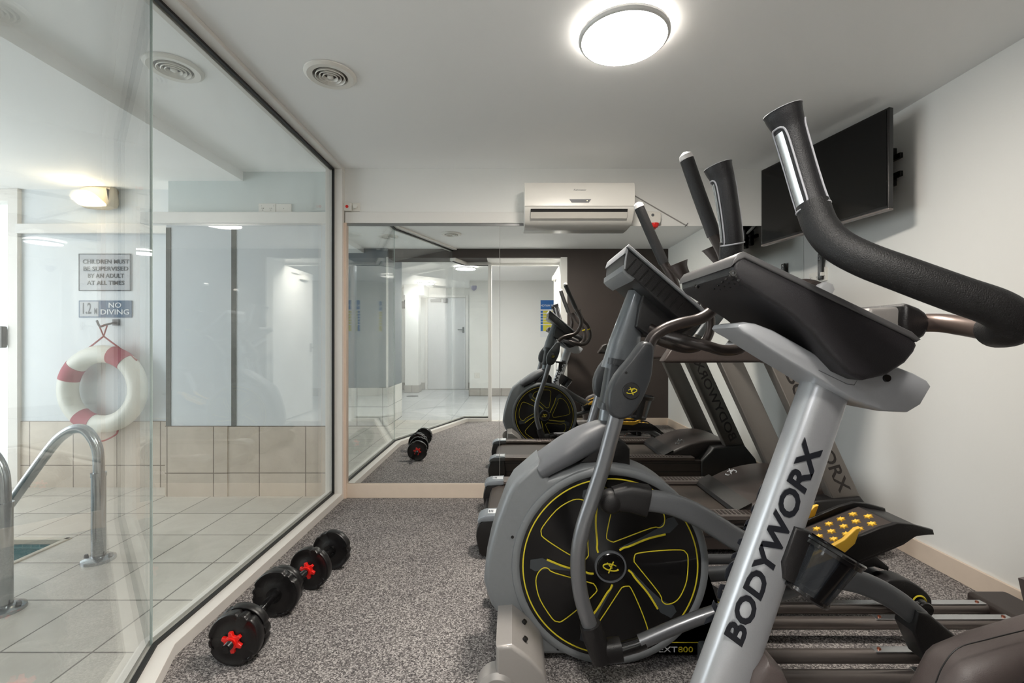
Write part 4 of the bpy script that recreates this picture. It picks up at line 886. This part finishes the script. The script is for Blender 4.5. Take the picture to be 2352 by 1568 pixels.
# ================================================================== EXERCISE BIKE (silver post, nearest)
def bike():
    yc = 1.03
    t = thing('exercise_bike', 'exercise bike with silver post, nearest machine, in front of the elliptical trainer', 'exercise bike', (.8, yc, 0))
    yp = 1.02
    c0 = Vector((.469, yp, .385)); c1 = Vector((.7015, yp, 1.051)); u = (c1-c0).normalized()
    cb = c0-u*.30; top = c1+u*.10
    post = part('post', lambda bm: sweep(bm, [cb, c0, c0.lerp(c1, .5), c1, top], [(.060, .040), (.0565, .039), (.051, .038), (.046, .037), (.040, .036)], 44, locky=True, ex=3.0), M['silver'], t, ang=60)
    yy = Vector((-u.z, 0, u.x)); A = P(1686, 1480, yp-.04); B = P(1866, 1042, yp-.04); mid = (A+B)/2
    uu = (B-A).normalized(); yv = Vector((-uu.z, 0, uu.x)); L = (B-A).length*1.075
    mid = mid+Vector((.010, 0, .001))+yv*.011
    for s in (-1, 1):
        xd = uu if s < 0 else -uu
        txt('BODYWORX', M['ink'], post, (mid.x, yp+s*.0385, mid.z), xd, yv, .062, fit=L*.985, ext=.0012, shear=.2, bold=.0019)
    # base gusset and frame beam
    part('frame_beam', lambda bm: sweep(bm, [(.30, yc, .10), (.62, yc, .10), (.95, yc, .12)], [(.05, .05), (.05, .05), (.06, .05)], 20, locky=True, ex=4), M['taupeg'], t)
    gs = part('post_gusset', lambda bm: shell(bm, [(.48, .30), (.52, .44), (.55, .47), (.585, .44), (.63, .34), (.66, .20), (.67, .12), (.42, .12)], yc-.062, yc+.062, .02, .022), M['taupe'], t)
    part('bolt_hole', lambda bm: cyl(bm, (.535, yc-.0632, .40), (.535, yc-.058, .40), .006, 14), M['seal'], gs)
    for x in (.28, 1.62):
        st = part('stabilizer', lambda bm: sweep(bm, [(x, yc-.26, .045), (x, yc+.26, .045)], .03, 20), M['tubed'], t)
        for s in (-1, 1): part('end_cap', lambda bm: cyl(bm, (x, yc+s*.25, .04), (x, yc+s*.29, .04), .039, 20), M['black'], st)
    # body shell over the crank
    o = px([(2087, 1568), (2107, 1528), (2125, 1494), (2147, 1474), (2230, 1440), (2352, 1404)], 1.03)
    o = [(.90, .12), (.875, .30)]+o+[(1.14, .62), (1.22, .635), (1.30, .60), (1.42, .44), (1.56, .26), (1.58, .14), (1.50, .11), (.9, .10)]
    sh = part('body_shell', lambda bm: shell(bm, o, .935, 1.055, .045, .05, 5), M['taupe'], t, ang=50)
    part('shell_seam', lambda bm: sweep(bm, cm([P(2149, 1568, .944), P(2166, 1528, .943), P(2200, 1488, .943), P(2260, 1470, .943), P(2352, 1447, .943)], 4), .0012, 6), M['seal'], sh)
    for s in (-1, 1):
        dk = part('crank_disc', lambda bm: lathe(bm, [(0, .012), (.10, .01), (.115, .004), (.115, -.006), (0, -.006)], Matrix.Translation((1.12, 1.0+s*.068, .36)) @ Matrix.Rotation(-s*PI/2, 4, 'X'), n=48), M['black'], t)
        part('yellow_ring', lambda bm: lathe(bm, [(.098, .010), (.101, .013), (.104, .010)], Matrix.Translation((1.12, 1.0+s*.068, .36)) @ Matrix.Rotation(-s*PI/2, 4, 'X'), n=48), M['yellow'], dk)
        dz = s*.15; cr = part('crank_arm', lambda bm: sweep(bm, [(1.12, 1.0+s*.085, .36), (1.12+s*.16, 1.0+s*.095, .36)], [(.014, .008)]*2, 12, locky=True, ex=3), M['contact'], t)
        part('pedal', lambda bm: bx(bm, 1.12+s*.16-.05, 1.12+s*.16+.05, min(1.0+s*.105, 1.0+s*.19), max(1.0+s*.105, 1.0+s*.19), .36-.012, .36+.012), M['black'], t, bev=.008, seg=3)
    part('seat_post', lambda bm: sweep(bm, [(1.32, yc, .52), (1.44, yc, .78)], [(.028, .022)]*2, 16, locky=True, ex=3), M['silver'], t)
    part('saddle', lambda bm: shell(bm, smo([(1.25, .80), (1.34, .815), (1.46, .81), (1.56, .845), (1.58, .82), (1.54, .775), (1.42, .765), (1.28, .78)], 3), yc-.09, yc+.09, .03, .05, 4), M['seat'], t, ang=60)
    # console
    ol = [(.446, 1.272), (.437, 1.284), (.436, 1.304), (.442, 1.316), (.454, 1.3235), (.47, 1.3165), (.785, 1.165), (.802, 1.152), (.806, 1.142), (.800, 1.128), (.782, 1.106), (.745, 1.082), (.70, 1.072), (.665, 1.088), (.63, 1.125), (.595, 1.168), (.55, 1.206)]
    cs = part('console', lambda bm: shell(bm, ol, .90, 1.18, .010, .016, 4), M['console'], t, ang=30)
    part('console_lip', lambda bm: shell(bm, [(.433, 1.298), (.436, 1.312), (.446, 1.324), (.458, 1.328), (.790, 1.1695), (.808, 1.154), (.80, 1.149), (.785, 1.158), (.46, 1.3145), (.447, 1.309)], .897, 1.183, .003, .004), M['greyc'], cs)
    part('screen', lambda bm: shell(bm, [(.50, 1.3035), (.501, 1.3085), (.701, 1.2125), (.70, 1.2075)], .95, 1.13), M['screen'], cs)
    def bk(a, b):                                   # point on the back panel of the console, in line with a pixel
        qx, qz = (a-CX)/F, (CY-b)/F; D = (1.284+.479*.415-H)/(qz+.479*qx); D = max(D, .899); return Vector((qx*D, D, H+qz*D))
    nb = Vector((-.432, 0, -.902))
    sp = [bk(1640+9*i+5*j, 664-7.2*i+9*j) for i in range(6) for j in range(4)]
    part('speaker_grille', lambda bm: [cyl(bm, p+nb*.0004, p-nb*.004, .0021, 8) for p in sp], M['seal'], cs)
    for a, b in ((1684, 627), (1599, 660), (1878, 739), (2060, 832)):
        p = bk(a, b); d = nb if p.y > .9 else Vector((0, -1, 0))
        part('screw_recess', lambda bm: cyl(bm, p+d*.001, p-d*.005, .0064, 14), M['blackg'], cs)
        part('screw', lambda bm: cyl(bm, p+d*.0014, p-d*.001, .0024, 10), M['grey'], cs)
    # silver tray below the console
    tr = px([(1688, 752), (1694, 742), (1712, 739), (1735, 742), (1775, 757), (1820, 782), (1890, 822), (1960, 850), (2000, 852), (2034, 846), (2062, 842), (2098, 856), (2127, 872), (2137, 887), (2112, 930), (2082, 948), (2024, 945), (1965, 922), (1905, 888), (1860, 860), (1815, 834), (1760, 800), (1724, 776), (1700, 763)], .955)
    ty = part('console_tray', lambda bm: shell(bm, tr, .95, 1.075, .005, .018, 4), M['silverp'], t, ang=40)
    part('tray_knob', lambda bm: lathe(bm, [(0, .006), (.007, .005), (.0085, 0), (0, 0)], Matrix.Translation(P(2035, 868, .951)) @ Matrix.Rotation(PI/2, 4, 'X'), n=20), M['blackg'], ty)
    part('tray_seam', lambda bm: sweep(bm, [P(1972, 866, .951), P(1962, 884, .950), P(1946, 882, .950), P(1880, 850, .950)], .0008, 6), M['grey'], ty)
    # handlebar mount
    p0, p1 = P(2010, 735, .96), P(2090, 735, .96)
    part('bar_mount', lambda bm: shell(bm, px([(1996, 738), (2016, 706), (2078, 703), (2100, 716), (2104, 770), (2078, 782), (2050, 772), (2010, 752)], .95), .965, 1.095, .008, .01), M['taupeg'], t)
    part('bar_clamp', lambda bm: shell(bm, smo(px([(2078, 702), (2100, 700), (2130, 716), (2140, 742), (2128, 772), (2104, 782), (2080, 776)], .95), 2), .95, 1.11, .01, .012), M['black'], t)
    # handlebar: one tube loop and a foam-covered grip on each side
    for s in (-1, 1):
        Y = lambda d: yc+s*(yc-d)
        def Q(a, b, D): v = P(a, b, D); return Vector((v.x, Y(D), v.z))
        tb = cm([Vector((P(2105, 742, .965).x, yc+s*.02, P(2105, 742, .965).z)), Q(2150, 741, .955), Q(2210, 748, .90), Q(2270, 757, .83), Q(2310, 757, .775), Q(2326, 745, .755)], 6)
        bar = part('handlebar', lambda bm: sweep(bm, tb, .0195, 28), M['tubed2'], t, ang=60)
        fp = cm([Q(2290, 758, .80), Q(2318, 752, .76), Q(2318, 728, .745), Q(2280, 704, .745), Q(2200, 676, .755), Q(2080, 632, .775), Q(1985, 596, .80), Q(1922, 562, .83), Q(1885, 520, .855), Q(1866, 470, .87)], 7)
        part('foam_sleeve', lambda bm: sweep(bm, fp, lerpl([.031, .031, .0305, .0295, .0285], len(fp)), 32), M['foam'], bar, ang=60)
        gp = cm([Q(1868, 478, .87), Q(1851, 425, .878), Q(1832, 360, .885), Q(1814, 300, .89), Q(1801, 266, .89), Q(1797, 254, .89)], 7); n = len(gp)
        gr = lerpl([.027, .0265, .0265, .0275, .0325, .0345], n)
        g = part('grip', lambda bm: sweep(bm, gp, gr, 36), M['foam2'], bar, ang=60)
        part('end_cap', lambda bm: sweep(bm, [gp[-2], gp[-1]+(gp[-1]-gp[-2])*.35, gp[-1]+(gp[-1]-gp[-2])*.6], [.0352, .0345, .028], 36), M['piping'], g)
        # pulse plates and piping wrapped on the grip
        def surf(tt, ang, off=.0):
            f = tt*(n-1); i = min(int(f), n-2); w = f-i; c = gp[i].lerp(gp[i+1], w); T_ = (gp[i+1]-gp[i]).normalized()
            Nn = Vector((-1, 0, 0)); Nn = (Nn-T_*Nn.dot(T_)).normalized(); Bb = T_.cross(Nn)      # angle 0 = -X side, +90 = towards the near side
            if Bb.y*s < 0: Bb = -Bb
            r = gr[i]*(1-w)+gr[i+1]*w+off; return c+Nn*r*math.cos(ang)+Bb*r*math.sin(ang)
        for ca, wd in ((.15, .36), (2.75, .36)):
            def plate(bm):
                R_ = []
                for k in range(15):
                    tt = .03+k/14*.56; R_.append([bm.verts.new(surf(tt, ca+wd*(j/8*2-1), .0012)) for j in range(9)])
                for a, b in zip(R_, R_[1:]):
                    for j in range(8): bm.faces.new((a[j], a[j+1], b[j+1], b[j]))
                R2 = [[bm.verts.new(surf(.03+k/14*.56, ca+wd*(j/8*2-1), -.001)) for j in (0, 8)] for k in range(15)]
                for k in range(14):
                    bm.faces.new((R_[k][0], R_[k+1][0], R2[k+1][0], R2[k][0])); bm.faces.new((R_[k][8], R2[k][1], R2[k+1][1], R_[k+1][8]))
            part('pulse_plate', plate, M['contact'], g)
            w2 = wd+.26; loop = [surf(-.0+.02, ca+w2*.0, .0)]
            loop = [surf(max(0, min(1, .31+.34*math.copysign(abs(math.cos(q))**.35, math.cos(q)))), ca+w2*math.copysign(abs(math.sin(q))**.5, math.sin(q)), .0006) for q in [2*PI*k/48 for k in range(48)]]
            part('piping', lambda bm: sweep(bm, loop, .0019, 8, closed=True), M['piping'], g)
        part('piping', lambda bm: sweep(bm, [surf(.0, 2*PI*k/32, .0012) for k in range(32)], .0022, 8, closed=True), M['piping'], g)
    # bottle holder on the post
    c = P(1897, 1249, 1.01)
    part('holder_bracket', lambda bm: shell(bm, px([(1812, 1200), (1850, 1212), (1858, 1250), (1820, 1338), (1786, 1318), (1782, 1280)], 1.0), .975, 1.085, .006, .008), M['black'], t)
    T = Matrix.Translation(c) @ Matrix.Rotation(.53, 4, 'Y'); r, h = .072, .115
    hb = part('bottle_holder', lambda bm: (lathe(bm, [(r+.004, .004), (r+.007, .001), (r+.006, -.004), (r+.003, -.006), (r+.003, -.014), (r-.001, -.014), (r-.001, .003)], T, n=56),
        [lathe(bm, [(r, -.012), (r*.80, -h), (r*.75, -h), (r-.005, -.012)], T, n=6, a0=a-.16, a1=a+.16) for a in (.0, PI*.5, PI, PI*1.5)],
        lathe(bm, [(r*.80, -h-.004), (r*.83, -h), (r*.81, -h+.006), (r*.72, -h+.005), (r*.72, -h-.004)], T, n=56)), M['blackg'], t)
    part('cup_wall', lambda bm: lathe(bm, [(r-.003, -.01), (r*.77, -h)], T, n=56), M['smoked'], hb)
M['greyc'] = mat('grey_console_edge', (88, 87, 88), .34, .2)
M['tubed2'] = mat('bronze_bar_tube', (112, 98, 92), .34, .6)
M['foam2'] = mat('dark_grip_rubber', (25, 24, 27), .42, var=.1, scale=200, bump=.4, bscale=600)
bike()

# ================================================================== TREADMILL
def treadmill():
    y0, y1 = 2.40, 3.10; x0 = -.19
    t = thing('treadmill', 'dark treadmill with silver uprights standing between the elliptical trainer and the mirror', 'treadmill', (.8, 2.75, 0))
    part('running_belt', lambda bm: shell(bm, [(x0+.06, .11), (x0+.045, .15), (x0+.06, .185), (x0+.10, .20), (1.60, .20), (1.60, .11), (x0+.10, .09)], y0+.09, y1-.09), M['belt'], t)
    part('deck_frame', lambda bm: (bx(bm, x0+.15, 1.85, y0+.05, y1-.05, .06, .11), bx(bm, x0+.02, x0+.08, y0+.08, y1-.08, .05, .12)), M['black'], t, bev=.006)
    for s, ya, yb in ((-1, y0, y0+.10), (1, y1-.10, y1)):
        sk = part('side_skirt', lambda bm: (bx(bm, x0+.12, 1.62, ya+.012, yb-.012, .045, .205)), M['brown'], t, bev=.01, seg=3)
        ye = ya+.012 if s < 0 else yb-.012
        part('skirt_groove', lambda bm: (bx(bm, x0+.13, 1.60, min(ye, ye+s*.0015), max(ye, ye+s*.0015), .178, .186), bx(bm, x0+.13, 1.60, min(ye, ye+s*.0015), max(ye, ye+s*.0015), .112, .120)), M['seal'], sk)
        txt('JTB800', M['whiteink'], sk, (.20, ye+s*.001, .105), (-s, 0, 0), (0, 0, 1), .035, sx=1.2, shear=.2, bold=.001)
        r = part('side_rail', lambda bm: bx(bm, x0+.12, 1.45, ya, yb, .205, .232), M['tube'], t, bev=.006)
        part('tread_ribs', lambda bm: [bx(bm, xx, xx+.012, ya+.02, yb-.02, .232, .2345) for xx in [.22+.024*k for k in range(48)]], M['brown'], r)
        ce = part('rear_end_cap', lambda bm: shell(bm, smo([(x0+.13, .205), (x0+.03, .20), (x0+.008, .17), (x0, .12), (x0+.012, .06), (x0+.03, .02), (x0+.13, .02)], 2), ya-.004, yb+.004, .008, .01), M['blackp'], t)
        part('cap_cover', lambda bm: shell(bm, [(x0+.135, .206), (x0+.03, .200), (x0+.015, .188), (x0+.008, .205), (x0+.02, .222), (x0+.05, .234), (x0+.135, .238)], ya-.006, yb+.006, .004, .006), M['capgrey'], ce)
        part('warning_sticker', lambda bm: bx(bm, x0+.062, x0+.13, ya+.02, yb-.02, .236, .2385), M['whiteink'], ce)
        part('sticker_print', lambda bm: [bx(bm, x0+.066+.009*k, x0+.071+.009*k, ya+.03, yb-.035, .2385, .2388) for k in range(3)], M['red'] if False else M['greyink'], ce)
    hood = [(1.24, .215), (1.30, .255), (1.42, .31), (1.56, .345), (1.72, .345), (1.86, .29), (1.93, .21), (1.93, .07), (1.24, .07)]
    hd = part('motor_hood', lambda bm: shell(bm, smo(hood, 3), y0+.085, y1-.085, .02, .03, 4), M['brown'], t, ang=50)
    part('hood_edge', lambda bm: shell(bm, [(1.215, .208), (1.24, .218), (1.31, .262), (1.305, .27), (1.225, .228)], y0+.08, y1-.08), M['blackp'], hd)
    part('emblem', lambda bm: emblem(bm, (1.40, y1-.19, .312), .035, 1), M['whiteink'], hd)
    for s, ya, yb in ((-1, y0-.005, y0+.095), (1, y1-.095, y1+.005)):
        part('upright_foot', lambda bm: shell(bm, [(1.50, .02), (1.50, .20), (1.60, .31), (1.84, .33), (1.93, .22), (1.97, .10), (1.97, .02)], ya, yb, .012, .014), M['black'], t)
        u0, u1 = (1.80, .27), (1.435, 1.06); w = .078
        yu0, yu1 = (ya+.02, yb-.008) if s < 0 else (ya+.008, yb-.02)
        up = part('upright', lambda bm: shell(bm, [(u0[0]-w, u0[1]), (u0[0]+w, u0[1]), (u1[0]+w, u1[1]), (u1[0]-w, u1[1])], yu0, yu1, .008, .01), M['upgrey'], t)
        d = Vector((u1[0]-u0[0], 0, u1[1]-u0[1])).normalized(); c = Vector(((u0[0]+u1[0])/2, 0, (u0[1]+u1[1])/2+.01))
        xd = -d if s < 0 else d; yf = yu0 if s < 0 else yu1
        txt('BODYWORX', M['inkb'], up, (c.x, yf+s*.0006, c.z), xd, (.9, 0, .42), .088, fit=.70, shear=.12, bold=.0012)
        ao = [(.80, 1.045), (.81, 1.062), (.845, 1.115), (.88, 1.128), (1.22, 1.128), (1.40, 1.065), (1.46, 1.10), (1.50, 1.09), (1.47, 1.04), (.815, 1.036)]
        am = part('handrail', lambda bm: shell(bm, ao, ya+.01, yb-.01, .01, .012), M['brown'], t)
        part('rail_bracket', lambda bm: sweep(bm, [(1.33, (ya+yb)/2, 1.05), (1.40, (ya+yb)/2, 1.03), (1.43, (ya+yb)/2, 1.0)], .012, 12), M['contact'], am)
        part('console_post', lambda bm: sweep(bm, [(1.44, (ya+yb)/2, 1.05), (1.50, (ya+yb)/2+s*-.02, 1.20)], [(.03, .025)]*2, 14, locky=True, ex=3), M['upgrey'], t)
    part('cross_bar', lambda bm: sweep(bm, [(1.45, y0+.05, 1.06), (1.45, y1-.05, 1.06)], .022, 20), M['upgrey'], t)
    co = [(1.40, 1.10), (1.43, 1.09), (1.54, 1.13), (1.70, 1.33), (1.745, 1.43), (1.735, 1.46), (1.70, 1.475), (1.67, 1.462)]
    cn = part('console', lambda bm: shell(bm, co, y0+.05, y1-.05, .012, .02), M['silverp'], t)
    part('console_panel', lambda bm: shell(bm, [(1.425, 1.14), (1.418, 1.145), (1.652, 1.452), (1.659, 1.447)], y0+.10, y1-.10), M['blackg'], cn)
    part('console_visor', lambda bm: sweep(bm, cm([(1.665, y0+.09, 1.465), (1.69, y0+.2, 1.495), (1.70, 2.75, 1.51), (1.69, y1-.2, 1.495), (1.665, y1-.09, 1.465)], 5), [(.012, .03)]*21, 12), M['brown'], cn)
M['capgrey'] = mat('blue_grey_end_cap', (134, 140, 146), .4, .2)
M['upgrey'] = mat('warm_grey_upright', (120, 115, 110), .38, .3, var=.05, scale=200, coat=.2)
M['inkb'] = mat('dark_brown_lettering', (38, 32, 30), .5)
treadmill()
sn = thing('motion_sensor', 'small pale dome sensor near the corridor ceiling, seen in the mirror', 'sensor', (-.80, -2.94, 2.28))
part('sensor_dome', lambda bm: lathe(bm, [(.0, -.05), (.03, -.04), (.055, -.01), (.06, .02), (.06, .05), (0, .05)], Matrix.Translation((-.80, -2.87, 2.27)), n=28), mat('lilac_grey_plastic', (150, 150, 176), .4), sn)
part('sensor_bracket', lambda bm: bx(bm, -.83, -.77, -2.94, -2.87, 2.29, 2.33), M['plastic'], sn, bev=.004)
